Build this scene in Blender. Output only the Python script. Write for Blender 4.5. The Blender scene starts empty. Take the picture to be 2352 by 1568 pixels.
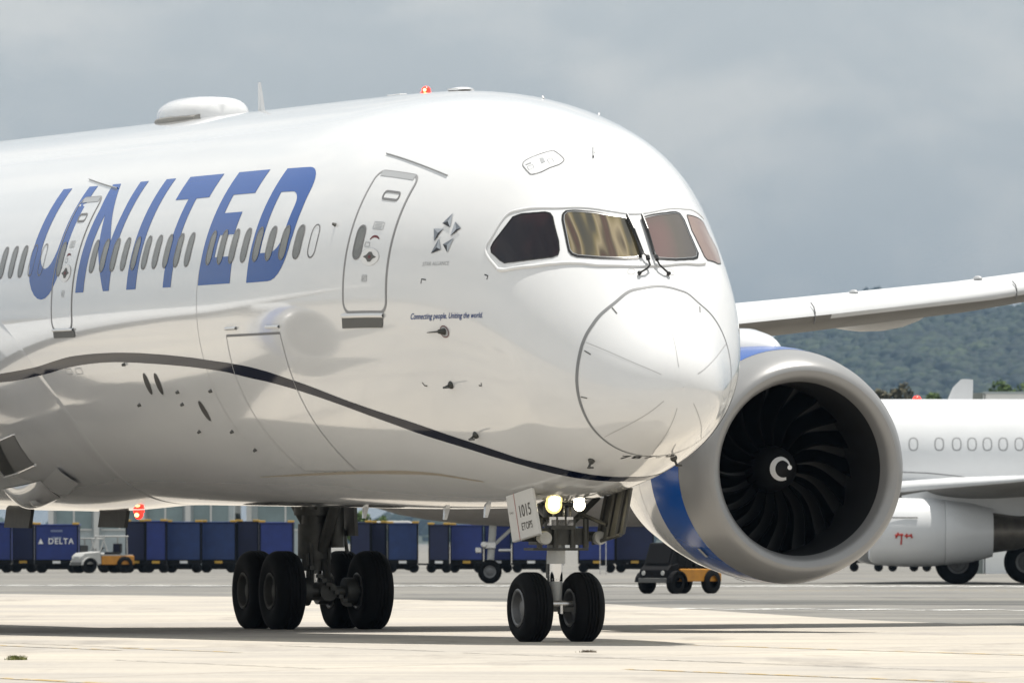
import bpy, bmesh, math, random
import numpy as np
from mathutils import Vector, Matrix
from mathutils.geometry import tessellate_polygon

random.seed(7); rng = np.random.default_rng(7)
PI = math.pi; rad = math.radians
SC = bpy.context.scene; COL = SC.collection

# ------------------------------------------------------------------ camera, sky, sun, exposure
cam = bpy.data.cameras.new('camera'); camo = bpy.data.objects.new('camera', cam); COL.objects.link(camo)
camo.location = (0, 0, 1.44); camo.rotation_euler = (rad(90), 0, 0)
cam.sensor_width = 36; cam.lens = 36*20770/2352; cam.shift_y = 460/2352
cam.dof.use_dof = True; cam.dof.focus_distance = 134; cam.dof.aperture_fstop = 8.0
cam.clip_start = 1; cam.clip_end = 40000
SC.camera = camo

SUN_DIR = Vector((0.16, 0.12, 1.0)).normalized()
sun = bpy.data.lights.new('sun', 'SUN'); suno = bpy.data.objects.new('sun', sun); COL.objects.link(suno)
sun.energy = 5.0; sun.angle = rad(0.5); sun.color = (1.0, .955, .88)
suno.rotation_euler = SUN_DIR.to_track_quat('Z', 'Y').to_euler(); suno.location = (0, 0, 200)

W = bpy.data.worlds.new("World"); SC.world = W; W.use_nodes = True
nt = W.node_tree; nt.nodes.clear()
def N(t, **k):
    n = nt.nodes.new(t)
    for a, b in k.items(): setattr(n, a, b)
    return n
wo = N('ShaderNodeOutputWorld'); bg = N('ShaderNodeBackground'); sky = N('ShaderNodeTexSky')
sky.sky_type = 'NISHITA'; sky.sun_disc = False
sky.sun_elevation = math.asin(SUN_DIR.z); sky.sun_rotation = math.atan2(SUN_DIR.x, SUN_DIR.y)
sky.air_density = 1.0; sky.dust_density = 2.0
bg.inputs['Strength'].default_value = 0.082
tc = N('ShaderNodeTexCoord'); mp = N('ShaderNodeMapping'); mp.inputs['Scale'].default_value = (1, 1, 1.6)
n1 = N('ShaderNodeTexNoise'); n1.inputs['Scale'].default_value = 34; n1.inputs['Detail'].default_value = 9; n1.inputs['Roughness'].default_value = .56
n1.inputs['Distortion'].default_value = .35
n2 = N('ShaderNodeTexNoise'); n2.inputs['Scale'].default_value = 8; n2.inputs['Detail'].default_value = 6
nt.links.new(tc.outputs['Generated'], mp.inputs['Vector'])
for n in (n1, n2): nt.links.new(mp.outputs[0], n.inputs['Vector'])
mx = N('ShaderNodeMath', operation='MULTIPLY_ADD'); mx.inputs[1].default_value = .5
nt.links.new(n1.outputs['Fac'], mx.inputs[0])
m2 = N('ShaderNodeMath', operation='MULTIPLY'); m2.inputs[1].default_value = .5; nt.links.new(n2.outputs['Fac'], m2.inputs[0]); nt.links.new(m2.outputs[0], mx.inputs[2])
cr = N('ShaderNodeValToRGB'); cr.color_ramp.elements[0].position = .38; cr.color_ramp.elements[1].position = .575
cr.color_ramp.elements[0].color = (6.3, 6.75, 6.95, 1); cr.color_ramp.elements[1].color = (8.4, 8.5, 8.3, 1)
e = cr.color_ramp.elements.new(.475); e.color = (6.7, 7.1, 7.25, 1)
nt.links.new(mx.outputs[0], cr.inputs[0])
mixc = N('ShaderNodeMixRGB'); mixc.inputs[0].default_value = .88
nt.links.new(sky.outputs[0], mixc.inputs[1]); nt.links.new(cr.outputs[0], mixc.inputs[2])
nt.links.new(mixc.outputs[0], bg.inputs['Color']); nt.links.new(bg.outputs[0], wo.inputs[0])

SC.view_settings.view_transform = 'Standard'; SC.view_settings.look = 'None'
SC.view_settings.exposure = 0.36; SC.view_settings.gamma = 1.0; SC.view_settings.use_curve_mapping = False
SC.cycles.max_bounces = 6; SC.cycles.diffuse_bounces = 3; SC.cycles.glossy_bounces = 4

# ------------------------------------------------------------------ helpers
def tag(o, label=None, cat=None, group=None, kind=None):
    if label: o['label'] = label
    if cat: o['category'] = cat
    if group: o['group'] = group
    if kind: o['kind'] = kind
    return o
def empty(name, loc=(0, 0, 0), rz=0, parent=None):
    o = bpy.data.objects.new(name, None); o.location = loc; o.rotation_euler = (0, 0, rz); COL.objects.link(o); o.parent = parent
    o.empty_display_size = .3
    return o
def mesh(name, v, f, mat, parent=None, smooth=False, mats=None, midx=None):
    me = bpy.data.meshes.new(name); me.from_pydata([tuple(map(float, q)) for q in v], [], [tuple(map(int, q)) for q in f]); me.update()
    o = bpy.data.objects.new(name, me); COL.objects.link(o); o.parent = parent
    for m in (mats or [mat]): me.materials.append(m)
    if midx is not None: me.polygons.foreach_set('material_index', np.array(midx, dtype=np.int32))
    if smooth: me.polygons.foreach_set('use_smooth', np.ones(len(me.polygons), dtype=bool))
    return o
def dup(root, parent=None):
    c = root.copy(); COL.objects.link(c); c.parent = parent
    for ch in list(root.children): dup(ch, c)
    return c
class MB:
    """collects simple solids into one mesh"""
    def __init__(s): s.v = []; s.f = []
    def add(s, v, f):
        n = len(s.v); s.v += [tuple(q) for q in v]; s.f += [tuple(i+n for i in q) for q in f]; return s
    def box(s, x0, x1, y0, y1, z0, z1, M=None):
        v = [(x0, y0, z0), (x1, y0, z0), (x1, y1, z0), (x0, y1, z0), (x0, y0, z1), (x1, y0, z1), (x1, y1, z1), (x0, y1, z1)]
        if M is not None: v = [M @ Vector(q) for q in v]
        return s.add(v, [(0, 3, 2, 1), (4, 5, 6, 7), (0, 1, 5, 4), (1, 2, 6, 5), (2, 3, 7, 6), (3, 0, 4, 7)])
    def tube(s, p, q, r, r2=None, n=14, caps=True):
        p = Vector(p); q = Vector(q); r2 = r if r2 is None else r2
        d = (q-p).normalized(); u = d.orthogonal().normalized(); w = d.cross(u)
        v = []
        for c, rr in ((p, r), (q, r2)):
            for i in range(n):
                a = 2*PI*i/n; v.append(c+rr*(math.cos(a)*u+math.sin(a)*w))
        f = [(i, (i+1) % n, n+(i+1) % n, n+i) for i in range(n)]
        if caps: f += [tuple(range(n))[::-1], tuple(range(n, 2*n))]
        return s.add(v, f)
    def path(s, pts, r, n=8):
        for a, b in zip(pts[:-1], pts[1:]): s.tube(a, b, r, n=n)
        return s
    def lathe(s, prof, c, axis='x', n=40, closed=False, rise=0):
        """prof: list of (along, radius)"""
        v = []; c = Vector(c); m = len(prof)
        for i in range(n):
            a = 2*PI*i/n; ca, sa = math.cos(a), math.sin(a)
            for d, r in prof:
                if axis == 'x': v.append(c+Vector((d, r*ca, r*sa+rise*max(0, min(d, 2.4)))))
                elif axis == 'y': v.append(c+Vector((r*ca, d, r*sa)))
                else: v.append(c+Vector((r*ca, r*sa, d)))
        f = []
        for i in range(n):
            j = (i+1) % n
            for k in range(m-1 if not closed else m):
                k2 = (k+1) % m
                f.append((i*m+k, j*m+k, j*m+k2, i*m+k2))
        return s.add(v, f)
    def ell(s, c, r, n=12, m=8):
        v = []; f = []
        for i in range(m+1):
            t = PI*i/m
            for j in range(n):
                a = 2*PI*j/n; v.append((c[0]+r[0]*math.sin(t)*math.cos(a), c[1]+r[1]*math.sin(t)*math.sin(a), c[2]+r[2]*math.cos(t)))
        for i in range(m):
            for j in range(n): f.append((i*n+j, (i+1)*n+j, (i+1)*n+(j+1) % n, i*n+(j+1) % n))
        return s.add(v, f)
    def loft(s, rings, caps=True):
        n = len(rings[0]); base = len(s.v)
        v = [p for r in rings for p in r]; f = []
        for k in range(len(rings)-1):
            for i in range(n): f.append((k*n+i, k*n+(i+1) % n, (k+1)*n+(i+1) % n, (k+1)*n+i))
        if caps: f += [tuple(range(n))[::-1], tuple(range((len(rings)-1)*n, len(rings)*n))]
        return s.add(v, f)
    def build(s, name, mat, parent=None, smooth=False, bevel=0, angle=None):
        o = mesh(name, s.v, s.f, mat, parent)
        if smooth or angle:
            bm = bmesh.new(); bm.from_mesh(o.data); bmesh.ops.remove_doubles(bm, verts=bm.verts, dist=1e-5); bmesh.ops.recalc_face_normals(bm, faces=bm.faces)
            lim = rad(angle or 40)
            for e in bm.edges: e.smooth = not (len(e.link_faces) == 2 and e.calc_face_angle(0) > lim)
            for fc in bm.faces: fc.smooth = True
            bm.to_mesh(o.data); bm.free()
        else:
            bm = bmesh.new(); bm.from_mesh(o.data); bmesh.ops.recalc_face_normals(bm, faces=bm.faces); bm.to_mesh(o.data); bm.free()
        if bevel:
            b = o.modifiers.new('bevel', 'BEVEL'); b.width = bevel; b.segments = 2; b.limit_method = 'ANGLE'
        return o

# ------------------------------------------------------------------ materials
MATS = {}
def mat(name, col, rough=.5, metal=0, spec=.5, emis=None, estr=0, var=0, vscale=3, bump=0, bscale=30, coat=0, stretch=(1, 1, 1), rvar=0, trans=0):
    m = bpy.data.materials.new(name); m.use_nodes = True; t = m.node_tree; b = t.nodes['Principled BSDF']
    b.inputs['Base Color'].default_value = (*col, 1); b.inputs['Roughness'].default_value = rough; b.inputs['Metallic'].default_value = metal
    b.inputs['Specular IOR Level'].default_value = spec; b.inputs['Coat Weight'].default_value = coat; b.inputs['Coat Roughness'].default_value = .05
    if trans: b.inputs['Transmission Weight'].default_value = trans
    if emis: b.inputs['Emission Color'].default_value = (*emis, 1); b.inputs['Emission Strength'].default_value = estr
    if var or bump or rvar:
        c = t.nodes.new('ShaderNodeTexCoord'); mpn = t.nodes.new('ShaderNodeMapping'); mpn.inputs['Scale'].default_value = stretch
        t.links.new(c.outputs['Object'], mpn.inputs[0])
        nn = t.nodes.new('ShaderNodeTexNoise'); nn.inputs['Scale'].default_value = vscale; nn.inputs['Detail'].default_value = 7; nn.inputs['Roughness'].default_value = .62
        t.links.new(mpn.outputs[0], nn.inputs['Vector'])
        if var:
            r = t.nodes.new('ShaderNodeValToRGB'); r.color_ramp.elements[0].position = .3; r.color_ramp.elements[1].position = .72
            r.color_ramp.elements[0].color = (*[x*(1-var) for x in col], 1); r.color_ramp.elements[1].color = (*[min(1, x*(1+var*.6)) for x in col], 1)
            t.links.new(nn.outputs['Fac'], r.inputs[0]); t.links.new(r.outputs[0], b.inputs['Base Color'])
        if rvar:
            mr = t.nodes.new('ShaderNodeMapRange'); mr.inputs['To Min'].default_value = max(0, rough-rvar); mr.inputs['To Max'].default_value = rough+rvar
            t.links.new(nn.outputs['Fac'], mr.inputs['Value']); t.links.new(mr.outputs[0], b.inputs['Roughness'])
        if bump:
            nb = t.nodes.new('ShaderNodeTexNoise'); nb.inputs['Scale'].default_value = bscale; nb.inputs['Detail'].default_value = 4
            t.links.new(mpn.outputs[0], nb.inputs['Vector'])
            bp = t.nodes.new('ShaderNodeBump'); bp.inputs['Strength'].default_value = bump; bp.inputs['Distance'].default_value = .02
            t.links.new(nb.outputs['Fac'], bp.inputs['Height']); t.links.new(bp.outputs[0], b.inputs['Normal'])
    MATS[name] = m; return m

PAINT = mat('white_paint', (.70, .705, .71), .10, spec=.6, coat=.9, var=.05, vscale=.8, stretch=(.25, 1, 1), rvar=.03)
BLUE = mat('blue_paint', (.006, .068, .30), .18, spec=.3, coat=.08)
NAVY = mat('navy_paint', (.004, .006, .018), .07, spec=.12)
LINE = mat('panel_gap', (.17, .17, .175), .6)
DGAP = mat('door_seal_grey', (.26, .26, .265), .6)
LLINE = mat('faint_panel_gap', (.38, .38, .38), .6)
DKGREY = mat('dark_grey', (.10, .10, .095), .6)
WINGREY = mat('wing_grey', (.50, .51, .52), .5, spec=.15, var=.06, vscale=1)
ALU = mat('bare_aluminium', (.62, .61, .60), .24, metal=.9, var=.05, vscale=2, rvar=.05)
LIP = mat('inlet_lip_metal', (.27, .27, .27), .36, metal=.35, spec=.5, rvar=.04, vscale=2, var=.04)
INNER = mat('inlet_liner', (.018, .018, .019), .5, spec=.25)
FAN = mat('fan_carbon', (.0014, .0014, .0016), .6, spec=.04)
FANLE = mat('fan_leading_edge', (.05, .05, .05), .5)
SPIN = mat('spinner_black', (.010, .010, .011), .55, spec=.2)
WHITE = mat('white_marking', (.75, .75, .75), .5)
TYRE = mat('tyre_rubber', (.006, .006, .0065), .8, spec=.15, var=.3, vscale=9, bump=.15)
RIM = mat('wheel_rim', (.17, .17, .17), .4, metal=.4, var=.15)
STRUTW = mat('strut_white', (.48, .48, .46), .4, var=.12, vscale=5)
STRUTD = mat('strut_dark', (.06, .06, .054), .5, metal=.3, var=.3, vscale=6)
CHROME = mat('strut_chrome', (.72, .72, .72), .12, metal=1)
BLACK = mat('black_trim', (.008, .008, .008), .35)
SEAL = mat('window_seal', (.06, .06, .06), .5)
CABIN = mat('cabin_window_glass', (.165, .168, .160), .15, var=.25, vscale=4)
GREYP = mat('light_grey_marking', (.36, .37, .38), .4)
RED = mat('red_marking', (.13, .018, .022), .5)
REDB = mat('bright_red_marking', (.40, .03, .02), .5)
BEACON = mat('red_beacon_lamp', (.6, .03, .02), .3, emis=(1, .02, .012), estr=2.6)
HOT = mat('beacon_hot_core', (.9, .5, .2), .3, emis=(1, .62, .22), estr=3)
LAMP = mat('taxi_lamp', (.9, .85, .6), .2, emis=(1, .86, .50), estr=40)
LAMPR = mat('taxi_lamp_rim', (.9, .8, .4), .2, emis=(1, .72, .22), estr=1.0)
LAMP2 = mat('taxi_lamp_dim', (.9, .85, .6), .2, emis=(1, .9, .66), estr=7)
DOORW = mat('gear_door_white', (.60, .60, .585), .3, var=.05)
DOORD = mat('gear_door_inner', (.07, .068, .06), .6, var=.25, vscale=4)

def glass(name, stops, scale, stretch, rough=.06, dist=2.0, ax=(0, 0, 0)):  # noise ramp paints coloured reflections into the pane's base colour
    m = bpy.data.materials.new(name); m.use_nodes = True; t = m.node_tree; b = t.nodes['Principled BSDF']
    b.inputs['Roughness'].default_value = rough; b.inputs['Specular IOR Level'].default_value = .4
    c = t.nodes.new('ShaderNodeTexCoord'); mpn = t.nodes.new('ShaderNodeMapping'); mpn.inputs['Scale'].default_value = stretch; mpn.inputs['Rotation'].default_value = ax
    nn = t.nodes.new('ShaderNodeTexNoise'); nn.inputs['Scale'].default_value = scale; nn.inputs['Detail'].default_value = 1.2; nn.inputs['Roughness'].default_value = .4; nn.inputs['Distortion'].default_value = 0
    r = t.nodes.new('ShaderNodeValToRGB'); el = r.color_ramp.elements
    while len(el) < len(stops): el.new(.5)
    for e_, (p_, c_) in zip(el, stops): e_.position = p_; e_.color = (*c_, 1)
    t.links.new(c.outputs['Object'], mpn.inputs[0]); t.links.new(mpn.outputs[0], nn.inputs['Vector']); t.links.new(nn.outputs['Fac'], r.inputs[0]); t.links.new(r.outputs[0], b.inputs['Base Color'])
    return m
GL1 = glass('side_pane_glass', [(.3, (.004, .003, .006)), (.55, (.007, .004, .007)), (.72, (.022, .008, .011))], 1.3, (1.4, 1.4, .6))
GL2 = glass('front_pane_glass_reflections', [(.28, (.05, .05, .045)), (.38, (.07, .065, .05)), (.44, (.15, .125, .07)), (.49, (.24, .20, .13)), (.54, (.085, .07, .05)), (.58, (.07, .045, .038)), (.64, (.12, .10, .065)), (.72, (.15, .07, .075))], 1.5, (.5, 3.4, .5), ax=(.35, 0, 0))
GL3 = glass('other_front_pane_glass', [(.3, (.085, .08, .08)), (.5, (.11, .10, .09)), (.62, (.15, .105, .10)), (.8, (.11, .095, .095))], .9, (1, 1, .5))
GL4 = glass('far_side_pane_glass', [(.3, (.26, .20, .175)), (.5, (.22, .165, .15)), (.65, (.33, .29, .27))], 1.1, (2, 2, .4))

# ------------------------------------------------------------------ ground
def g(Y):
    return np.interp(Y, [-1e5, 133, 150, 205, 300, 1e6], [0, 0, -.067, -.067, 0, 0])
def ground_mat(name, base, rough, spec, slab=7.5, lite=0, dark=.35):
    m = bpy.data.materials.new(name); m.use_nodes = True; t = m.node_tree; b = t.nodes['Principled BSDF']
    b.inputs['Roughness'].default_value = rough; b.inputs['Specular IOR Level'].default_value = spec
    geo = t.nodes.new('ShaderNodeNewGeometry')
    def noise(sc, stretch, det=8, rr=.6, rot=0):
        mp_ = t.nodes.new('ShaderNodeMapping'); mp_.inputs['Scale'].default_value = stretch; mp_.inputs['Rotation'].default_value = (0, 0, rot)
        n_ = t.nodes.new('ShaderNodeTexNoise'); n_.inputs['Scale'].default_value = sc; n_.inputs['Detail'].default_value = det; n_.inputs['Roughness'].default_value = rr
        t.links.new(geo.outputs['Position'], mp_.inputs[0]); t.links.new(mp_.outputs[0], n_.inputs['Vector']); return n_.outputs['Fac']
    def ramp(fac, p0, c0, p1, c1):
        r = t.nodes.new('ShaderNodeValToRGB'); r.color_ramp.elements[0].position = p0; r.color_ramp.elements[1].position = p1
        r.color_ramp.elements[0].color = c0; r.color_ramp.elements[1].color = c1; t.links.new(fac, r.inputs[0]); return r.outputs[0]
    def mul(a, c_):
        x = t.nodes.new('ShaderNodeMixRGB'); x.blend_type = 'MULTIPLY'; x.inputs[0].default_value = 1
        t.links.new(a, x.inputs[1]); t.links.new(c_, x.inputs[2]); return x.outputs[0]
    br = base
    c1 = ramp(noise(.12, (1, 1, 1)), .32, (br[0]*.80, br[1]*.81, br[2]*.83, 1), .68, (br[0]*1.12, br[1]*1.1, br[2]*1.04, 1))
    lo_ = .86 if lite else .62
    c2 = ramp(noise(.30 if not lite else .55, (.25, 1.6, 1), rot=rad(6 if not lite else 20)), .38, (lo_, lo_*1.01, lo_*1.03, 1), .60, (1, 1, 1, 1))
    c3 = ramp(noise(9, (1, 1, 1)), .3, (.86, .86, .86, 1), .7, (1.06, 1.05, 1.03, 1))
    c4 = ramp(noise(.22, (2.2, .28, 1), det=5, rot=rad(19.6)), .56, (1, 1, 1, 1), .74, (1-dark, 1-dark, 1-dark*.95, 1))   # rubber and oil along the taxi direction
    bk = t.nodes.new('ShaderNodeTexBrick'); bk.inputs['Scale'].default_value = 1; bk.offset = 0
    bk.inputs['Brick Width'].default_value = slab; bk.inputs['Row Height'].default_value = slab; bk.inputs['Mortar Size'].default_value = .05
    bk.inputs['Color1'].default_value = (1, 1, 1, 1); bk.inputs['Color2'].default_value = (.96, .96, .965, 1); bk.inputs['Mortar'].default_value = (.72, .71, .70, 1)
    mp2 = t.nodes.new('ShaderNodeMapping'); mp2.inputs['Rotation'].default_value = (0, 0, rad(19.6)); t.links.new(geo.outputs['Position'], mp2.inputs[0]); t.links.new(mp2.outputs[0], bk.inputs['Vector'])
    out = mul(mul(mul(mul(c1, c2), c3), c4), bk.outputs['Color'])
    t.links.new(out, b.inputs['Base Color'])
    return m
APRON = ground_mat('apron_asphalt_concrete', (.235, .23, .218), .9, .12, dark=.25)
TAXI = ground_mat('taxiway_concrete', (.43, .40, .36), .92, .12, slab=9, lite=1)
def sheet(name, xs, rows_fn, m, dz):
    v = []; f = []; nr = None
    for x in xs:
        ys = rows_fn(x); nr = len(ys)
        for y in ys: v.append((x, y, float(g(y))+dz))
    for i in range(len(xs)-1):
        for k in range(nr-1): f.append((i*nr+k, (i+1)*nr+k, (i+1)*nr+k+1, i*nr+k+1))
    return tag(mesh(name, v, f, m), kind='structure')
gy = [-3000, -200, 0, 60, 100, 120]+list(np.arange(126, 310, 2.))+[310, 340, 400, 600, 1000, 2500, 6000, 14000, 30000]
sheet('ground', [-14000, -3000, -600, -200, -60, -20, 0, 20, 60, 200, 600, 3000, 14000], lambda x: gy, APRON, 0)
YB = lambda x: float(np.interp(x, [-300, -60, -14.3, -6, 2.3, 6.8, 9, 14, 300], [300, 268, 253, 240, 216, 172, 160, 154, 140]))
def trows(x):
    yb = YB(x)+.35*math.sin(x*1.7)
    return list(np.linspace(-200, 124, 20))+list(np.linspace(124.5, yb, 80))
sheet('taxiway', [-300, -150, -60, -40, -30, -20, -17]+list(np.arange(-14.5, 16, .7))+[18, 22, 30, 60, 150, 300], trows, TAXI, .02)

def worn(name, col, base, thr):
    m = bpy.data.materials.new(name); m.use_nodes = True; t = m.node_tree; b = t.nodes['Principled BSDF']; b.inputs['Roughness'].default_value = .85; b.inputs['Specular IOR Level'].default_value = .15
    geo = t.nodes.new('ShaderNodeNewGeometry'); mp_ = t.nodes.new('ShaderNodeMapping'); mp_.inputs['Scale'].default_value = (3, .5, 1); mp_.inputs['Rotation'].default_value = (0, 0, rad(19.6))
    n_ = t.nodes.new('ShaderNodeTexNoise'); n_.inputs['Scale'].default_value = 1.4; n_.inputs['Detail'].default_value = 8
    r = t.nodes.new('ShaderNodeValToRGB'); r.color_ramp.elements[0].position = thr; r.color_ramp.elements[1].position = thr+.12
    r.color_ramp.elements[0].color = (*base, 1); r.color_ramp.elements[1].color = (*col, 1)
    t.links.new(geo.outputs['Position'], mp_.inputs[0]); t.links.new(mp_.outputs[0], n_.inputs['Vector']); t.links.new(n_.outputs['Fac'], r.inputs[0]); t.links.new(r.outputs[0], b.inputs['Base Color'])
    return m
YEL = worn('worn_yellow_paint', (.42, .29, .10), (.42, .395, .35), .44)
WHP = worn('white_road_paint', (.62, .62, .60), (.30, .295, .28), .36)
DRK = worn('dark_crack_filler', (.09, .085, .08), (.40, .375, .34), .42)
def gline(name, p0, p1, wd, m, dz, n=12):
    p0 = np.array(p0, float); p1 = np.array(p1, float); d = (p1-p0)/np.linalg.norm(p1-p0); s = np.array([d[1], -d[0]])*wd/2
    v = []; f = []
    for k in range(n+1):
        p = p0+(p1-p0)*k/n
        for sg in (-1, 1): q = p+sg*s; v.append((q[0], q[1], float(g(q[1]))+dz))
        if k: f.append((2*k-2, 2*k-1, 2*k+1, 2*k))
    return tag(mesh(name, v, f, m), kind='structure')
adir = np.array([-.335, .942])
for (px, py, a0, a1, wd) in [(-5.65, 120.1, -1.5, 5, .16), (-5.1, 93.6, -12, 4, .16), (3., 123, -16, 2, .15), (1.95, 99, -14, 2, .16), (-4.5, 119, -3, 2.5, .12)]:
    p = np.array([px, py]); gline('yellow_line', p+adir*a0, p+adir*a1, wd, YEL, .026)
for (px, py, a0, a1, wd) in [(-2.2, 121, -4, 3, .07), (0.7, 112, -6, 4, .06), (-6, 124, -3, 4, .06), (3.4, 104, -6, 5, .05), (1.2, 126, -3, 2, .06), (-3.1, 104, -3, 5, .05)]:
    p = np.array([px, py]); gline('crack_line', p+adir*a0, p+adir*a1, wd, DRK, .027)
for k in range(26):
    x = -19+k*1.55+random.uniform(-.1, .1); gline('dashed_white_line', (x, 300-.25*k), (x+.7, 299.8-.25*k), 7, WHP, .010, 2)
for k in range(9):
    x = 1+k*2.1; gline('faint_white_line', (x, 205-1.2*k), (x+1.0, 204.4-1.2*k), 3, WHP, .012, 2)
ASP = ground_mat('asphalt_band', (.15, .15, .145), .9, .12, dark=.2)
gline('asphalt_band', (-42, 263), (4, 232), 7, ASP, .004, 30)
gline('asphalt_band', (-42, 306), (4, 296), 9, ASP, .003, 6)
gline('asphalt_band', (3, 226), (40, 214), 14, ASP, .004, 20)
gline('apron_yellow_line', (8, 272), (24, 268), .4, YEL, .008)

# ------------------------------------------------------------------ main airliner: lofted fuselage
KA = np.array([0, .12, .45, 1.05, 2, 3, 4.5, 6.5, 8.5, 11, 14.]); KT = np.sqrt(KA)
ZT = [-1.3577, -0.9251, -0.5163, 0.0493, 1.0956, 2.0049, 2.5245, 2.8573, 3.0275, 3.0779, 3.085]
ZB = [-1.3577, -1.7639, -2.0385, -2.2585, -2.5618, -2.7784, -2.9418, -3.0375, -3.0739, -3.0867, -3.085]
WD = [0.0, 0.414, 0.735, 1.0885, 1.6056, 1.8372, 2.2469, 2.6278, 2.8671, 2.9781, 2.98]
ZM = [-1.3577, -1.3881, -1.3689, -1.2193, -0.7893, -0.4047, -0.0562, 0.0393, 0.0292, 0.0075, 0.0]
PITCH = 0.00883; ZC = 4.9237
def spl_m(x, y):
    n = len(x); h = np.diff(x); A = np.zeros((n, n)); r = np.zeros(n)
    A[0, 0] = 2; A[0, 1] = 1; r[0] = 3*(y[1]-y[0])/h[0]
    for i in range(1, n-1):
        A[i, i-1] = h[i]; A[i, i] = 2*(h[i-1]+h[i]); A[i, i+1] = h[i-1]
        r[i] = 3*(h[i]*(y[i]-y[i-1])/h[i-1]+h[i-1]*(y[i+1]-y[i])/h[i])
    A[-1, -1] = 1; return np.linalg.solve(A, r)
SPL = [(np.array(q), spl_m(KT, np.array(q))) for q in (ZT, ZB, WD, ZM)]
def spl(k, t):
    y, m = SPL[k]; h = np.diff(KT); t = np.clip(t, 0, KT[-1]); i = np.clip(np.searchsorted(KT, t)-1, 0, len(KT)-2)
    u = (t-KT[i])/h[i]
    return ((1+2*u)*(1-u)**2)*y[i]+u*(1-u)**2*h[i]*m[i]+u*u*(3-2*u)*y[i+1]+u*u*(u-1)*h[i]*m[i+1]
def S(a, ph):
    """point on the skin, aircraft axes: x aft, y starboard, z up from the ground below the nose"""
    a = np.maximum(np.asarray(a, float), 1e-6); ph = np.asarray(ph, float); t = np.sqrt(a)
    zt, zb, w, zm = (spl(k, t) for k in range(4))
    tail = np.clip((a-42)/20.5, 0, 1); k = 1-tail**1.7*.93
    s, c = np.sin(ph), np.cos(ph)
    z = np.where(s > 0, zm+(zt-zm)*s, zm+(zm-zb)*s)*k+tail**1.6*1.9
    return np.stack([a+0*ph, -w*c*k, z+ZC], -1)
def SN(a, ph):
    a = np.maximum(np.asarray(a, float), .004); h = 1e-3*np.maximum(a, .05)
    du = S(a+h, ph)-S(a-h*.9, ph); dv = S(a, np.asarray(ph)+1e-3)-S(a, np.asarray(ph)-1e-3)
    n = np.cross(du, dv); n /= np.linalg.norm(n, axis=-1, keepdims=True)
    s = np.sign((n*(S(a, ph)-np.array([1.2, 0, ZC-.5])-np.stack([np.asarray(a, float)*.999, 0*a, 0*a], -1)*1.0)).sum(-1, keepdims=True))
    c = S(a, ph); rr = c-np.stack([c[..., 0]+.2, 0*c[..., 0], 0*c[..., 0]+ZC-.6], -1)
    return n*np.where((n*rr).sum(-1, keepdims=True) > 0, 1, -1)
def SO(a, ph, off): return S(a, ph)+SN(a, ph)*off

plane = empty('airliner')
th = rad(19.6)
tip = np.array([0.64+math.sin(th)*5.12, 129-math.cos(th)*5.12])+PITCH*ZC*np.array([-math.sin(th), math.cos(th)])
plane.location = (tip[0], tip[1], 0); plane.rotation_euler = (0, -math.atan(PITCH), rad(90)+th)
tag(plane, 'large white twin engine airliner with UNITED in blue letters, taxiing nose first in front', 'airliner')
def H(a, h): return h-PITCH*a           # height above the ground to local z

def setn(o, nrm):
    o.data.normals_split_custom_set_from_vertices([tuple(map(float, q)) for q in nrm]); return o
def skin(name, a_list, ph_list, mat_, off=0, parent=plane, closed=True, nosecap=False):
    A, B = np.meshgrid(a_list, ph_list, indexing='ij'); P = SO(A, B, off) if off else S(A, B)
    n, m = A.shape; v = P.reshape(-1, 3); f = []
    for i in range(n-1):
        for j in range(m if closed else m-1):
            k = (j+1) % m; f.append((i*m+j, (i+1)*m+j, (i+1)*m+k, i*m+k))
    return setn(mesh(name, v, f, mat_, parent, smooth=True), SN(A, B).reshape(-1, 3))
PHI = np.linspace(0, 2*PI, 257)[:-1]
SEAM_A = 1.14
aa = np.concatenate([np.linspace(math.sqrt(SEAM_A), math.sqrt(14), 150)**2, np.linspace(14.3, 42, 60), np.linspace(42.5, 62.4, 40)])
skin('fuselage', aa, PHI, PAINT)
skin('radome', np.linspace(math.sqrt(1e-5), math.sqrt(SEAM_A), 60)**2, PHI, PAINT)

def decal(name, loops, mat_, off=.005, parent=plane, step=.12, conv=None):
    """flat marking or panel laid on the skin; loops of (a, phi); first is the outline, the rest are holes"""
    K = 3.0
    pts = [[Vector((p[0], p[1]*K, 0)) for p in lp] for lp in loops]
    tris = tessellate_polygon(pts); flat = [p for lp in pts for p in lp]
    bm = bmesh.new(); vs = [bm.verts.new(p) for p in flat]
    for t_ in tris:
        try: bm.faces.new([vs[i] for i in t_])
        except ValueError: pass
    lo = np.min([tuple(p) for p in flat], 0); hi = np.max([tuple(p) for p in flat], 0)
    for ax in (0, 1):
        st = step if ax == 1 else max(step, .12)
        if lo[0] < 4: st = min(st, .06)
        x = lo[ax]+st*.5
        no = Vector((1, 0, 0)) if ax == 0 else Vector((0, 1, 0))
        while x < hi[ax]:
            bmesh.ops.bisect_plane(bm, geom=bm.verts[:]+bm.edges[:]+bm.faces[:], plane_co=no*x, plane_no=no, dist=1e-6); x += st
    bm.verts.ensure_lookup_table(); bm.verts.index_update()
    C = np.array([tuple(q.co) for q in bm.verts]); P = SO(C[:, 0], C[:, 1]/K, off)
    f = [[q.index for q in fc.verts] for fc in bm.faces]; bm.free()
    nr = SN(C[:, 0], C[:, 1]/K)
    ff = []
    for q in f:
        n_ = np.cross(P[q[1]]-P[q[0]], P[q[2]]-P[q[0]]); ff.append(q if n_@nr[q[0]] >= 0 else q[::-1])
    return setn(mesh(name, P, ff, mat_, parent, smooth=True), nr)
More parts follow.
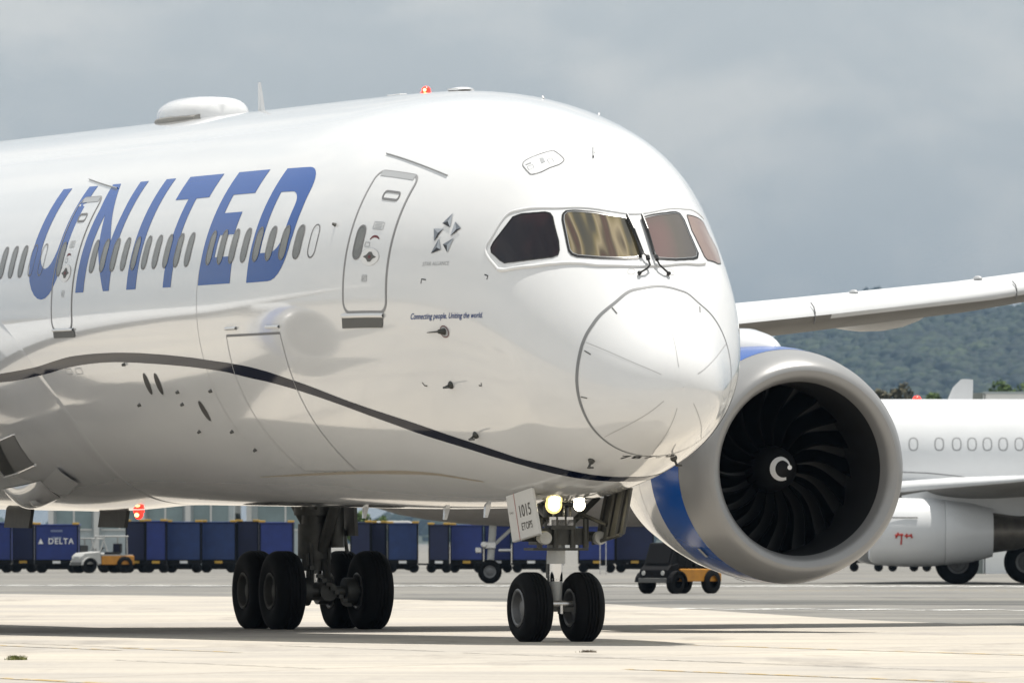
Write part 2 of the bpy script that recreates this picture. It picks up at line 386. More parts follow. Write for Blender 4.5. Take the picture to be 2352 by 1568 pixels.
def strip(name, pts, wd, mat_, off=.004, parent=plane, closed=False, h=0, sub=6, smooth_it=True):
    """ribbon along a line on the skin (raised by h when it is a real rail)"""
    pts = [np.array(p, float) for p in pts]
    if closed: pts = pts+[pts[0]]
    out = []
    n = len(pts)
    for i in range(n-1):
        p1, p2 = pts[i], pts[i+1]
        p0 = pts[i-1] if i > 0 else (pts[-2] if closed else p1); p3 = pts[i+2] if i+2 < n else (pts[1] if closed else p2)
        ns = max(sub, int(math.hypot(p2[0]-p1[0], 3*(p2[1]-p1[1]))/.08))
        for k in range(ns):
            u = k/ns
            if smooth_it: q = .5*((2*p1)+(-p0+p2)*u+(2*p0-5*p1+4*p2-p3)*u*u+(-p0+3*p1-3*p2+p3)*u**3)
            else: q = p1+(p2-p1)*u
            out.append(q)
    out.append(pts[-1]); out = np.array(out)
    P = SO(out[:, 0], out[:, 1], off); Nn = SN(out[:, 0], out[:, 1])
    T = np.gradient(P, axis=0); T /= np.linalg.norm(T, axis=1)[:, None]+1e-12; B = np.cross(Nn, T)
    wv = np.interp(np.linspace(0, 1, len(P)), np.linspace(0, 1, len(wd)), wd)[:, None] if isinstance(wd, (list, tuple)) else wd
    if h == 0:
        v = np.stack([P-B*wv/2, P+B*wv/2], 1).reshape(-1, 3); Nr = np.repeat(Nn, 2, 0)
        f = [(2*i, 2*i+1, 2*i+3, 2*i+2)[::-1] for i in range(len(P)-1)]
        return setn(mesh(name, v, f, mat_, parent, smooth=True), Nr)
    v = np.stack([P-B*wv/2, P-B*wv/4+Nn*h, P+B*wv/4+Nn*h, P+B*wv/2], 1).reshape(-1, 3)
    f = [(4*i+k, 4*i+k+1, 4*i+k+5, 4*i+k+4) for i in range(len(P)-1) for k in range(3)]
    return mesh(name, v, f, mat_, parent, smooth=True)
def bil(c, u, v):
    c = [np.array(q) for q in c]; return tuple((c[0]*(1-u)+c[1]*u)*(1-v)+(c[3]*(1-u)+c[2]*u)*v)
def rrect(a0, a1, p0, p1, r, n=6):
    """rounded rectangle in (a, phi); r in metres"""
    out = []; ra, rp = r, r/3.0
    sa = 1 if a1 > a0 else -1
    for (ca, cp, t0) in ((a1-sa*ra, p0+rp, -90), (a1-sa*ra, p1-rp, 0), (a0+sa*ra, p1-rp, 90), (a0+sa*ra, p0+rp, 180)):
        for k in range(n+1):
            t_ = rad(t0+90*k/n); out.append((ca+sa*ra*math.cos(t_), cp+rp*math.sin(t_)))
    return out
def stadium(a, p, w, h, n=10):
    out = []; r = w/2
    for k in range(n+1): t_ = PI*k/n; out.append((a+r*math.cos(t_), p+(h/2-r)/3.0+r*math.sin(t_)/3.0))
    for k in range(n+1): t_ = PI+PI*k/n; out.append((a+r*math.cos(t_), p-(h/2-r)/3.0+r*math.sin(t_)/3.0))
    return out
def text_mesh(s, size=1, shear=0, space=1, offset=0.0, res=3):
    c = bpy.data.curves.new('lettering_curve', 'FONT'); c.body = s; c.size = size; c.shear = shear; c.space_character = space; c.offset = offset
    c.resolution_u = res; c.fill_mode = 'FRONT'
    o = bpy.data.objects.new('lettering_source', c); COL.objects.link(o)
    dg = bpy.context.evaluated_depsgraph_get(); me = bpy.data.meshes.new_from_object(o.evaluated_get(dg))
    v = np.array([tuple(q.co) for q in me.vertices]); f = [tuple(p.vertices) for p in me.polygons]
    bpy.data.objects.remove(o); bpy.data.curves.remove(c); bpy.data.meshes.remove(me)
    return v, f
def text_on_skin(name, s, base, top, mat_, parent=plane, off=.006, shear=0, space=1, offset=0.0):
    """base and top: lines of (a, phi) read left to right; caps span the height between them"""
    v, f = text_mesh(s, 1, shear, space, offset)
    x0, x1 = v[:, 0].min(), v[:, 0].max(); u = (v[:, 0]-x0)/(x1-x0); w = (v[:, 1]/.72)[:, None]
    def line(p): p = np.array(p, float); k = np.linspace(0, 1, len(p)); return np.stack([np.interp(u, k, p[:, 0]), np.interp(u, k, p[:, 1])], 1)
    q = line(base)*(1-w)+line(top)*w
    P = SO(q[:, 0], q[:, 1], off)
    return mesh(name, P, f, mat_, parent)

# --- UNITED: six painted letters
T0, T1 = 2.466, 3.067
def stem(a0, a1, p0, p1): return [(a0, p0), (a1, p0), (a1, p1), (a0, p1)]
def arcpts(ca, cp, ra, rp, t0, t1, n=10): return [(ca+ra*math.cos(rad(t0+(t1-t0)*k/n)), cp+rp*math.sin(rad(t0+(t1-t0)*k/n))) for k in range(n+1)]
LET = {}
LET['U'] = [[(21.77, T0), (21.30, T0), (21.30, 2.79)]+arcpts(20.83, 2.79, .47, .143, 0, 180)+[(20.36, 2.79), (20.36, T0), (19.90, T0), (19.90, 2.84)]+arcpts(20.835, 2.84, -.935, .252, 0, 180, 14)+[(21.77, 2.84)]]
LET['N'] = [[(18.99, T1), (18.98, T0), (18.68, T0), (17.60, 2.80), (17.60, T0), (17.20, T0), (17.20, T1), (17.57, T1), (18.52, 2.60), (18.55, T1)]]
LET['N'] = [[(18.99, T1), (18.97, 2.80), (18.94, 2.62), (19.10, T0), (18.68, T0), (18.1, 2.66), (17.62, 2.81), (17.585, 2.66), (17.64, T0), (17.22, T0), (17.20, 2.62), (17.22, 2.82), (17.21, T1), (17.52, T1), (18.12, 2.86), (18.50, 2.655), (18.55, 2.80), (18.56, T1)]]
LET['I'] = [stem(16.30, 15.82, T0, T1)]
LET['T'] = [[(15.09, T0), (13.40, T0), (13.40, 2.606), (14.03, 2.607), (14.03, T1), (14.43, T1), (14.43, 2.607), (15.09, 2.606)]]
LET['E'] = [[(12.66, T0), (11.17, T0), (11.17, 2.605), (12.20, 2.605), (12.20, 2.706), (11.34, 2.706), (11.34, 2.823), (12.02, 2.823), (12.02, 2.934), (11.14, 2.934), (11.12, T1), (12.66, T1)]]
LET['D'] = [[(10.37, 2.470)]+arcpts(9.40, 2.62, -.62, .15, -90, 0, 8)[::1]+[(8.76, 2.72), (8.77, 2.85)]+arcpts(9.45, 2.88, -.66, .19, 0, 90, 8)+[(10.37, T1+.004)],
            [(9.97, 2.612)]+arcpts(9.50, 2.69, -.385, .078, -90, 0, 6)+[(9.13, 2.78)]+arcpts(9.55, 2.84, -.41, .09, 0, 90, 6)+[(9.95, 2.93)]]
for ch in 'UNITED': decal('letter', LET[ch], BLUE, .004)

# --- cheat line
UP = [(28, 3.48), (25.5, 3.478), (23.653, 3.4648), (22.583, 3.4533), (21.464, 3.4373), (20.537, 3.4114), (19.585, 3.3889), (18.386, 3.3791), (17.223, 3.3769), (16.001, 3.3825), (14.636, 3.3969), (13.305, 3.4158), (12.524, 3.4317), (11.601, 3.4489), (10.729, 3.4696), (9.94, 3.5005), (9.224, 3.5383), (8.357, 3.5913), (7.591, 3.6521), (6.864, 3.7075), (6.17, 3.7611), (5.6, 3.8081), (4.99, 3.8695), (4.408, 3.9301), (3.868, 3.9974), (3.384, 4.0862), (3.1, 4.13), (2.8, 4.1906), (2.497, 4.3069), (2.278, 4.4465), (2.15, 4.6068), (2.123, 4.7124)]
LO = [(28, 3.515), (25.5, 3.512), (23.8, 3.5078), (22.755, 3.5048), (21.886, 3.4904), (20.92, 3.4735), (20.048, 3.4499), (19.015, 3.434), (18.019, 3.426), (17.151, 3.4252), (16.034, 3.4329), (14.764, 3.4458), (13.436, 3.4626), (12.654, 3.4764), (11.739, 3.4954), (10.902, 3.526), (10.094, 3.5504), (9.131, 3.5934), (8.278, 3.644), (7.512, 3.6992), (6.815, 3.7598), (6.149, 3.8195), (5.783, 3.8600), (5.154, 3.9202), (4.566, 3.981), (4.04, 4.0541), (3.528, 4.1322), (3.395, 4.1636), (3.029, 4.2568), (2.723, 4.3675), (2.498, 4.5021), (2.401, 4.6052), (2.367, 4.7124)]
def resample(pts, n):
    p = np.array(pts); d = np.r_[0, np.cumsum(np.hypot(np.diff(p[:, 0]), 3*np.diff(p[:, 1])))]; d /= d[-1]; u = np.linspace(0, 1, n)
    q = np.stack([np.interp(u, d, p[:, 0]), np.interp(u, d, p[:, 1])], 1)
    for _ in range(3): q[1:-1] = (q[:-2]+2*q[1:-1]+q[2:])/4
    return q
# --- cabin windows (each with its recessed seal)
wa = [8.485+.5445*i for i in range(19) if i != 8]+[22.19+.5445*i for i in range(12)]
for a in wa:
    o = decal('cabin_window', [stadium(a, 2.884, .235, .485)], CABIN, .006, step=.2)
    strip('window_frame', stadium(a, 2.884, .255, .505), .024, LINE, .009, o, closed=True, sub=1)
for a in (7.95, 21.09, 21.64):
    strip('window_plug', stadium(a, 2.882, .26, .50), .022, LINE, .006, closed=True, sub=1)

# --- service doors
def door(a0, a1, p0, p1, cons, wfrac):
    d = decal('service_door', [rrect(a0, a1, p0, p1, .16)], PAINT, .0035)
    strip('door_gap', rrect(a0, a1, p0, p1, .17), .045, DGAP, .007, d, closed=True, sub=2, smooth_it=False)
    strip('top_recess', [(a0-.12, p0+.014), (a1+.12, p0+.014)], .09, GREYP, .009, d)
    wv = decal('door_window', [stadium(cons['win'][0], cons['win'][1], .22, .50)], CABIN, .009, d, step=.2)
    strip('window_frame', stadium(cons['win'][0], cons['win'][1], .245, .525), .03, LINE, .011, wv, closed=True, sub=1)
    x, p = cons['plate']
    hp = decal('handle_plate', [[(x+.27*math.cos(t_), p+.045*math.sin(t_)) for t_ in np.linspace(0, 2*PI, 24, endpoint=False)]], WHITE, .012, d)
    decal('door_handle', [[(x+.2, p), (x+.1, p-.010), (x+.04, p-.026), (x-.04, p-.026), (x-.1, p-.010), (x-.2, p), (x-.1, p+.010), (x-.04, p+.026), (x+.04, p+.026), (x+.1, p+.010)]], DKGREY, .016, d)
    decal('handle_spot', [[(x+.045*math.cos(t_), p+.009*math.sin(t_)) for t_ in np.linspace(0, 2*PI, 10, endpoint=False)]], RED, .019, d)
    a, b, q0, q1 = cons['panel']; strip('vent_flap', rrect(a, b, q0, q1, .06), .035, LINE, .010, d, closed=True, sub=1)
    for key in ('pl', 'pl2', 'exit'):
        a, b, q0, q1 = cons[key]; s_ = strip('placard', rrect(a, b, q0, q1, .015, 2), .014, GREYP, .009, d, closed=True, sub=1)
    a, b, q0, q1 = cons['exit']; text_on_skin('exit_lettering', 'EXIT', [(a-.02, q1-.006), (b+.02, q1-.006)], [(a-.02, q0+.006), (b+.02, q0+.006)], LINE, d, .012)
    a, b, q0, q1 = cons['pl']
    for k in range(4): strip('placard_line', [(a-.04, q0+(q1-q0)*(k+1)/5), (b+.05, q0+(q1-q0)*(k+1)/5)], .010, GREYP, .009, d, sub=1)
    strip('handle_arrow', cons['arc'], [.012, .035, .035, .012], RED, .010, d)
    return d
door(6.76, 5.47, 2.484, 3.239, dict(win=(6.43, 2.888), plate=(6.01, 2.963), panel=(6.2, 5.72, 2.60, 2.645), pl=(6.12, 5.82, 2.776, 2.815), pl2=(6.23, 6.09, 2.888, 2.910), exit=(6.18, 6.04, 3.060, 3.090),
     arc=[(6.112, 2.8726), (6.06, 2.8596), (5.981, 2.8536), (5.895, 2.8576), (5.839, 2.8676)]), .5)
door(20.26, 19.17, 2.543, 3.252, dict(win=(20.04, 2.886), plate=(19.63, 2.963), panel=(19.88, 19.48, 2.643, 2.683), pl=(19.77, 19.52, 2.795, 2.828), pl2=(19.80, 19.68, 2.885, 2.907), exit=(19.71, 19.59, 3.054, 3.082),
     arc=[(19.763, 2.8774), (19.717, 2.8666), (19.644, 2.8638), (19.557, 2.871)]), .5)
decal('door_sill', [[(6.82, 3.262), (5.58, 3.262), (5.62, 3.312), (6.84, 3.312)]], DKGREY, .012)
decal('door_sill', [[(20.2, 3.258), (19.06, 3.258), (19.06, 3.291), (20.2, 3.291)]], DKGREY, .012)
strip('door_step', [(6.8, 3.254), (5.55, 3.254)], .07, PAINT, .006, h=.03)
strip('door_step', [(20.2, 3.252), (19.1, 3.252)], .05, PAINT, .006, h=.03)
strip('rain_gutter', [(6.961, 2.3737), (6.343, 2.3917), (5.706, 2.4116), (4.789, 2.4397)], .022, GREYP, .003, h=.02)
strip('rain_gutter', [(20.704, 2.412), (19.665, 2.4572), (18.666, 2.4967)], .022, GREYP, .003, h=.02)

# --- star emblem and slogans
EM = [mat('emblem_light', (.36, .39, .43), .4), mat('emblem_mid', (.17, .19, .22), .4), mat('emblem_dark', (.018, .02, .025), .4)]
STARS = [([(4.165, 2.6482), (4.31, 2.7213), (4.102, 2.7304)], (4.203, 2.7015), (1, 2, 0)), ([(3.86, 2.7139), (4.039, 2.6897), (4.04, 2.7774)], (3.954, 2.7283), (1, 0, 2)),
         ([(4.466, 2.7625), (4.246, 2.7496), (4.37, 2.8302)], (4.336, 2.7798), (0, 2, 1)), ([(4.278, 2.81), (4.17, 2.8651), (4.381, 2.9005)], (4.272, 2.86), (0, 2, 1)), ([(3.951, 2.7809), (4.008, 2.8696), (4.151, 2.8336)], (4.054, 2.8316), (0, 2, 1))]
for tri, c, idx in STARS:
    v = [SO(p[0], p[1], .012) for p in tri+[c]]
    mesh('star_emblem', v, [(0, 1, 3), (1, 2, 3), (2, 0, 3)], None, plane, mats=EM, midx=idx)
text_on_skin('alliance_lettering', 'STAR ALLIANCE', [(4.546, 2.979), (4.332, 2.9658), (4.125, 2.9506), (3.924, 2.9334)], [(4.541, 2.9562), (4.331, 2.9432), (4.129, 2.9284), (3.931, 2.9117)], GREYP, shear=.2, space=1.05)
text_on_skin('slogan_lettering', 'Connecting people. Uniting the world.', [(4.82, 3.2647), (4.508, 3.2547), (4.208, 3.2409), (3.918, 3.223), (3.632, 3.2007), (3.346, 3.173), (3.054, 3.1382)], [(4.796, 3.2346), (4.487, 3.2242), (4.19, 3.2099), (3.902, 3.1915), (3.618, 3.1684), (3.335, 3.1398), (3.046, 3.1043)], mat('slogan_blue', (.012, .045, .19), .4), shear=.2, space=1.0, offset=.012)['kind'] = 'stuff'
text_on_skin('type_lettering', '787-9', [(1.46, 4.4183), (1.337, 4.5279), (1.275, 4.666), (1.275, 4.8333), (1.36, 5.0237)], [(1.36, 4.3898), (1.241, 4.4985), (1.18, 4.6361), (1.175, 4.8036), (1.25, 4.9933)], BLACK, offset=.02, shear=.2, space=1.25)

# --- radome seam and lightning strips
RING = [(1.044, 1.5416), (1.039, 1.7461), (1.055, 1.9031), (1.056, 1.9842), (1.040, 2.1496), (1.047, 2.2704), (1.075, 2.4425), (1.089, 2.5705), (1.106, 2.6809), (1.118, 2.8104), (1.124, 2.9588), (1.138, 3.181), (1.15, 3.3839), (1.169, 3.6121), (1.195, 3.8412), (1.21, 4.0792), (1.215, 4.3197), (1.20, 4.5264), (1.19, 4.7829), (1.195, 5.0437), (1.195, 5.2634), (1.19, 5.5254), (1.17, 5.7551), (1.13, 6.023), (1.122, 6.308), (1.116, 6.52), (1.105, 6.753), (1.08, 6.997), (1.042, 7.235), (1.065, 7.425), (1.05, 7.562), (1.044, 7.8248)]
strip('radome_seam', RING, [.042, .045, .045, .05, .05, .05, .05, .045, .04, .03, .022, .018, .018, .018, .018, .018, .02, .025, .03, .035, .042], mat('radome_sealant', (.20, .205, .21), .6), .005, sub=5)
for s in [[(.868, 1.5658), (.465, 1.6098), (.19, 1.6589), (.05, 1.75)], [(1.08, 2.7698), (.739, 2.7108), (.292, 2.6537), (.08, 2.6028)], [(1.124, .3515), (.558, .4837), (.152, .6006), (.06, .68)], [(1.159, 4.031), (.564, 3.9137), (.202, 3.8396), (.069, 3.7609)], [(1.131, 4.6825), (.542, 4.5885), (.154, 4.5221), (.06, 4.4806)], [(1.099, 5.3669), (.263, 5.345), (.094, 5.3544), (.05, 5.3616)]]:
    strip('lightning_strip', s, .009, LLINE, .003)
for (a, p) in [(1.02, 2.25), (1.07, 2.86), (1.12, 3.42), (1.0, .95)]:
    strip('latch', [(a, p), (a-.10, p)], .016, DKGREY, .005, sub=1)

# --- flight deck windows, seals, wipers
W1 = [(3.109, 2.7323), (3.091, 2.6953), (3.025, 2.6272), (2.973, 2.5578), (2.935, 2.4872), (2.819, 2.4282), (2.701, 2.3798), (2.594, 2.3278), (2.499, 2.2731), (2.431, 2.2461), (2.363, 2.2422), (2.246, 2.2651), (2.063, 2.2974), (1.971, 2.3338), (1.946, 2.3665), (1.994, 2.4202), (2.101, 2.4917), (2.226, 2.5611), (2.37, 2.6279), (2.534, 2.6907), (2.718, 2.748), (2.833, 2.7574), (3.066, 2.7536)]
W2 = [(2.288, 2.1587), (2.293, 2.1253), (2.23, 2.0584), (2.153, 1.9846), (2.088, 1.908), (2.032, 1.8422), (1.984, 1.7741), (1.926, 1.6456), (1.763, 1.6303), (1.611, 1.6248), (1.477, 1.6283), (1.428, 1.6434), (1.414, 1.693), (1.439, 1.8193), (1.474, 1.8965), (1.515, 1.9701), (1.563, 2.0403), (1.62, 2.1061), (1.683, 2.1689), (1.752, 2.2291), (1.816, 2.2601), (1.87, 2.2642), (2.043, 2.2206), (2.137, 2.2001), (2.234, 2.181)]
W3 = [(1.922, 1.505), (2.014, 1.3458), (2.08, 1.2449), (2.175, 1.1375), (2.196, 1.0939), (2.14, 1.0627), (1.981, 1.0308), (1.855, 0.9872), (1.777, 0.9526), (1.696, 0.9674), (1.624, 1.0248), (1.533, 1.1365), (1.466, 1.2462), (1.432, 1.3436), (1.414, 1.4383), (1.423, 1.4811), (1.498, 1.4925), (1.607, 1.4949), (1.716, 1.4969), (1.85, 1.5058)]
W4 = [(2.268, 1.0104), (2.327, 0.9605), (2.487, 0.8269), (2.542, 0.7766), (2.412, 0.7258), (2.38, 0.678), (2.369, 0.6224), (2.131, 0.6043), (2.011, 0.6656), (1.817, 0.8272), (1.823, 0.8699), (1.935, 0.9318), (2.063, 0.9899), (2.163, 1.0016)]
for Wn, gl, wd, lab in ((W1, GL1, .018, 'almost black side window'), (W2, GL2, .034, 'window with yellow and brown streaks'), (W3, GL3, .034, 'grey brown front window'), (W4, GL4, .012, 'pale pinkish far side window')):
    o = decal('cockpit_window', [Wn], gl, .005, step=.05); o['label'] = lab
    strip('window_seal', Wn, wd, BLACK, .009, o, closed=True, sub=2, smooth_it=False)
    if wd > .03: strip('metal_edge', [((p[0]-sum(q[0] for q in Wn)/len(Wn))*.955+sum(q[0] for q in Wn)/len(Wn), (p[1]-sum(q[1] for q in Wn)/len(Wn))*.955+sum(q[1] for q in Wn)/len(Wn)) for p in Wn], .009, ALU, .011, o, closed=True, sub=2, smooth_it=False)
SUR = [(2.826, 2.8131), (3.108, 2.7912), (3.22, 2.7523), (3.165, 2.668), (3.067, 2.5037), (2.868, 2.408), (2.584, 2.2728), (2.38, 2.1452), (2.181, 1.9446), (2.04, 1.7589), (1.977, 1.5772), (2.055, 1.3629), (2.319, 1.0577), (2.503, .9127), (2.7, .74)]
SURL = [(2.826, 2.8131), (2.611, 2.7641), (2.195, 2.6026), (1.926, 2.4432), (1.843, 2.3823), (1.656, 2.2305), (1.491, 2.0737), (1.363, 1.849), (1.314, 1.6338), (1.356, 1.3598), (1.564, 1.0171), (1.72, .8712)]
strip('windshield_frame', SUR, .05, PAINT, .003, h=.012)
strip('windshield_sill', SURL, .06, PAINT, .003, h=.022)
for c0, c1 in (((2.36, 2.232), (1.85, 2.32)), ):
    pass
def skinpath(pts, off):
    return [Vector(SO(np.float64(a), np.float64(p), o if isinstance(off, (list, tuple)) else off)) for (a, p), o in zip(pts, off if isinstance(off, (list, tuple)) else [off]*len(pts))]
for blade, arm in (([(1.93, 1.650), (1.722, 1.640), (1.435, 1.640)], [(1.435, 1.618), (1.391, 1.5946), (1.349, 1.5996), (1.282, 1.597), (1.238, 1.6517), (1.217, 1.7385)]),
                   ([(1.93, 1.512), (1.722, 1.508), (1.445, 1.503)], [(1.45, 1.499), (1.395, 1.4991), (1.345, 1.5014), (1.288, 1.488), (1.244, 1.4393), (1.219, 1.3823)])):
    w_ = MB(); p = skinpath(blade, .05); w_.path(p, .022, 8)
    p2 = skinpath(arm, [.06, .075, .075, .07, .06, .035]); w_.path(p2, .014, 8); w_.tube(p2[1], p2[2], .03, n=8); w_.ell(p2[-1], (.032, .032, .032), 10, 6)
    w_.tube(p2[-1], Vector(S(np.float64(arm[-1][0]), np.float64(arm[-1][1]))), .02, n=8)
    w_.path([p[0]+Vector((0, 0, .02)), p[1]+Vector((-.02, 0, .035)), p2[0]], .010, 6)
    w_.build('wiper', BLACK, plane, smooth=True)
for a, p in ((1.275, 1.8126), (1.273, 1.3354)):
    o = strip('jack_cover', [(a+.035*math.cos(t_), p+.045*math.sin(t_)) for t_ in np.linspace(0, 2*PI, 14, endpoint=False)], .008, LLINE, .004, closed=True, sub=1)
HATCH = [(3.455, 2.1768), (3.473, 2.1447), (3.359, 2.0258), (3.294, 1.9694), (3.239, 1.9536), (3.035, 1.939), (2.982, 1.9503), (2.966, 1.9951), (3.013, 2.0601), (3.052, 2.1289), (3.133, 2.1859), (3.201, 2.1984), (3.394, 2.1898)]
hd = decal('escape_hatch', [HATCH], PAINT, .003, step=.06); strip('hatch_gap', HATCH, .014, LINE, .007, hd, closed=True, sub=2)
for q, mm in (([(3.403, 2.1707), (3.361, 2.1335), (3.332, 2.1372), (3.384, 2.1728)], GREYP), ([(3.31, 2.0712), (3.266, 2.0517), (3.169, 2.0606), (3.187, 2.0905)], GREYP)):
    decal('hatch_handle', [q], mm, .007, hd, step=.06)
for q in ([(3.337, 2.1744), (3.291, 2.1381), (3.222, 2.1463), (3.255, 2.1835)], [(3.185, 2.0404), (3.155, 2.0071), (3.064, 2.0106), (3.084, 2.0461)]):
    strip('placard', q, .008, GREYP, .007, hd, closed=True, sub=1, smooth_it=False)

# --- probes, vents, antennas on the nose and belly
def probe(a, p, L, back=.18):
    b0 = Vector(S(np.float64(a), np.float64(p))); n_ = Vector(SN(np.float64(a), np.float64(p)))
    m_ = MB(); m_.ell(b0, (.06, .05, .06), 10, 6); m_.tube(b0, b0+n_*L, .022, .016, 8); m_.tube(b0+n_*L+Vector((.03, 0, 0)), b0+n_*L+Vector((-back, 0, 0)), .016, .012, 8)
    return m_.build('pitot_probe', STRUTD, plane, smooth=True)
for a, p in ((4.122, 3.582), (4.101, 3.8848), (1.862, 4.2741), (1.439, 5.02)): probe(a, p, .12)
a, p = 3.99, 3.2947
tp = decal('angle_vane_plate', [[(a+.10*math.cos(t_), p+.029*math.sin(t_)) for t_ in np.linspace(0, 2*PI, 24, endpoint=False)]], GREYP, .006)
strip('plate_ring', [(a+.10*math.cos(t_), p+.029*math.sin(t_)) for t_ in np.linspace(0, 2*PI, 24, endpoint=False)], .012, RED, .010, tp, closed=True, sub=1)
m_ = MB(); b0 = Vector(S(np.float64(a), np.float64(p))); m_.tube(b0, b0+Vector((.0, .10, 0)), .05, .03, 10); m_.tube(b0+Vector((0, .09, 0)), b0+Vector((.42, .12, -.01)), .016, .006, 8); m_.build('angle_vane', STRUTD, tp, smooth=True)
for pts in ([(4.536, 3.075), (4.53, 3.050), (4.42, 3.048)], [(3.10, 2.894), (3.02, 2.889), (3.03, 2.912)], [(4.87, 3.580), (4.83, 3.597), (4.76, 3.598)], [(3.33, 3.541), (3.345, 3.560), (3.41, 3.560)]):
    strip('tow_mark', pts, .018, BLACK, .005, sub=1, smooth_it=False)
for a, p in ((15.929, 3.5447), (15.374, 3.5463), (13.73, 3.6998)):
    decal('drain_vent', [[(a+.12*math.cos(t_), p+.058*math.sin(t_)) for t_ in np.linspace(0, 2*PI, 18, endpoint=False)]], BLACK, .006)
for a, p in ((14.533, 3.591), (12.879, 3.5885), (14.599, 3.6585), (14.594, 3.8187), (12.983, 3.8207), (16.76, 3.4389), (16.781, 3.6566), (7.35, 2.80), (12.6, 3.94)):
    b0 = Vector(S(np.float64(a), np.float64(p))); n_ = Vector(SN(np.float64(a), np.float64(p))); MB().tube(b0, b0+n_*.05, .03, .02, 8).build('drain_port', DKGREY, plane)
for a in (19.84, 19.27): strip('access_panel', rrect(a+.17, a-.17, 3.452, 3.482, .03, 2), .012, LLINE, .007, closed=True, sub=1)
CARGO = [(11.377, 3.3172), (11.398, 3.42), (11.42, 3.5), (11.42, 3.5896), (11.413, 3.6983), (11.411, 3.8068), (11.39, 3.9078), (11.39, 4.0197), (11.40, 4.1036)]
CARGO2 = [(9.06, 3.3184), (9.03, 3.3886), (9.02, 3.4796), (9.02, 3.5735), (9.03, 3.7005), (9.03, 3.7757), (9.03, 3.9234), (9.06, 4.04), (9.10, 4.1036)]
cd = decal('cargo_door', [CARGO+CARGO2[::-1]], PAINT, .003, step=.1)
strip('door_gap', CARGO, .020, LLINE, .007, cd); strip('door_gap', CARGO2, .014, LLINE, .007, cd); strip('door_gap', [CARGO[-1], CARGO2[-1]], .02, LLINE, .007, cd)
strip('hinge_gap', [(11.37, 3.3172), (9.06, 3.3184)], .035, LINE, .007, cd)
strip('hinge_cover', [(11.35, 3.283), (10.86, 3.283)], .05, PAINT, .004, cd, h=.03); strip('hinge_cover', [(9.57, 3.286), (9.04, 3.288)], .05, PAINT, .004, cd, h=.03)
strip('skin_joint', [(12.66, 2.95), (12.70, 3.07), (12.72, 3.245), (12.72, 3.373), (12.72, 3.53), (12.72, 3.9)], .012, LLINE, .003)
for k in range(5): strip('latch', [(10.95-k*.42, 4.105), (10.9-k*.42, 4.112)], .03, DKGREY, .005, sub=1)
strip('belly_stain', [(14, 4.16), (11, 4.13), (8.5, 4.12), (6.5, 4.15), (5.2, 4.25)], [.01, .05, .07, .09, .03], mat('oil_stain', (.42, .36, .28), .3, var=.1), .0025)

# --- crown fittings
def crownp(a, ph=PI/2): return Vector(S(np.float64(a), np.float64(ph)))
def lamp_dome(name, c, r, h, up=1):
    m_ = MB(); m_.lathe([(0, r*1.25), (h*.25*up, r*1.2), (h*.3*up, r), (h*.7*up, r*.9), (h*.95*up, r*.5), (h*up, .001)], c, 'z', 16); return m_
lamp_dome('beacon', crownp(10.86)-Vector((0, 0, .01)), .07, .12).build('beacon_light', BEACON, plane, smooth=True)
MB().ell(crownp(10.86)+Vector((-.05, .04, .05)), (.026, .026, .026), 10, 6).build('beacon_core', HOT, plane, smooth=True)
m_ = MB(); c = crownp(9.3); m_.loft([[c+Vector((x, .13*k*math.cos(t_), .012+.05*k*max(0, math.sin(t_)))) for t_ in np.linspace(0, 2*PI, 14, endpoint=False)] for x, k in ((-.42, .1), (-.3, .7), (0, 1), (.3, .8), (.45, .2))]); m_.tube(c, c+Vector((0, 0, .03)), .2, .2, 12); m_.build('crown_antenna', PAINT, plane, smooth=True)
m_ = MB(); c = crownp(12.2); m_.box(c.x-.3, c.x+.3, -.06, .06, c.z-.02, c.z+.035); m_.build('crown_antenna', PAINT, plane, bevel=.01)
m_ = MB(); c = crownp(18.75)
m_.loft([[c+Vector((x0+dx*w_, .022*sy*k, z_)) for dx, sy in ((-.5, 0), (-.2, 1), (.3, .8), (.5, 0), (.3, -.8), (-.2, -1))] for z_, x0, w_, k in ((-.03, 0, .38, 1.2), (.25, .07, .26, .9), (.47, .13, .15, .6))]); m_.build('blade_antenna', PAINT, plane)
def dome_ring(a, hw, h0, h1, n=28):
    zc = float(S(np.float64(a), np.float64(PI/2))[2]); out = []
    for k in range(n):
        t_ = 2*PI*k/n; cy, sz = math.cos(t_), math.sin(t_)
        y = hw*np.sign(cy)*abs(cy)**.7; z_ = (h1 if sz > 0 else .25)*np.sign(sz)*abs(sz)**.75
        out.append(Vector((a, y, zc+h0+z_)))
    return out
m_ = MB(); m_.loft([dome_ring(a, hw, 0, h1) for a, hw, h1 in ((20.75, .05, .05), (20.78, .30, .20), (20.88, .44, .28), (21.05, .54, .325), (21.4, .60, .345), (21.9, .61, .35), (22.3, .58, .34), (22.7, .50, .31), (23.1, .38, .23), (23.5, .2, .11), (23.85, .03, .02))])
sd = m_.build('satellite_dome', PAINT, plane, smooth=True)
m_ = MB(); m_.loft([[Vector((q.x, q.y*1.02, q.z)) for q in dome_ring(a, hw, -.02, .075)] for a, hw in ((20.82, .46), (21.1, .57), (21.6, .64), (22.2, .62), (22.7, .52), (23.2, .37), (23.7, .12))]); m_.build('dome_base', mat('dome_base_grey', (.25, .24, .22), .5, var=.2), sd, smooth=True)
for a, p in ((2.945, 1.705), (5.9, 1.2), (6.6, 1.45)):
    b0 = Vector(S(np.float64(a), np.float64(p))); n_ = Vector(SN(np.float64(a), np.float64(p))); MB().tube(b0, b0+n_*.04+Vector((.05, 0, 0)), .02, .01, 8).build('static_port', PAINT, plane)
strip('crown_rail', [(3.039, 1.6891), (2.852, 1.7289)], .03, GREYP, .004, h=.03, sub=2)

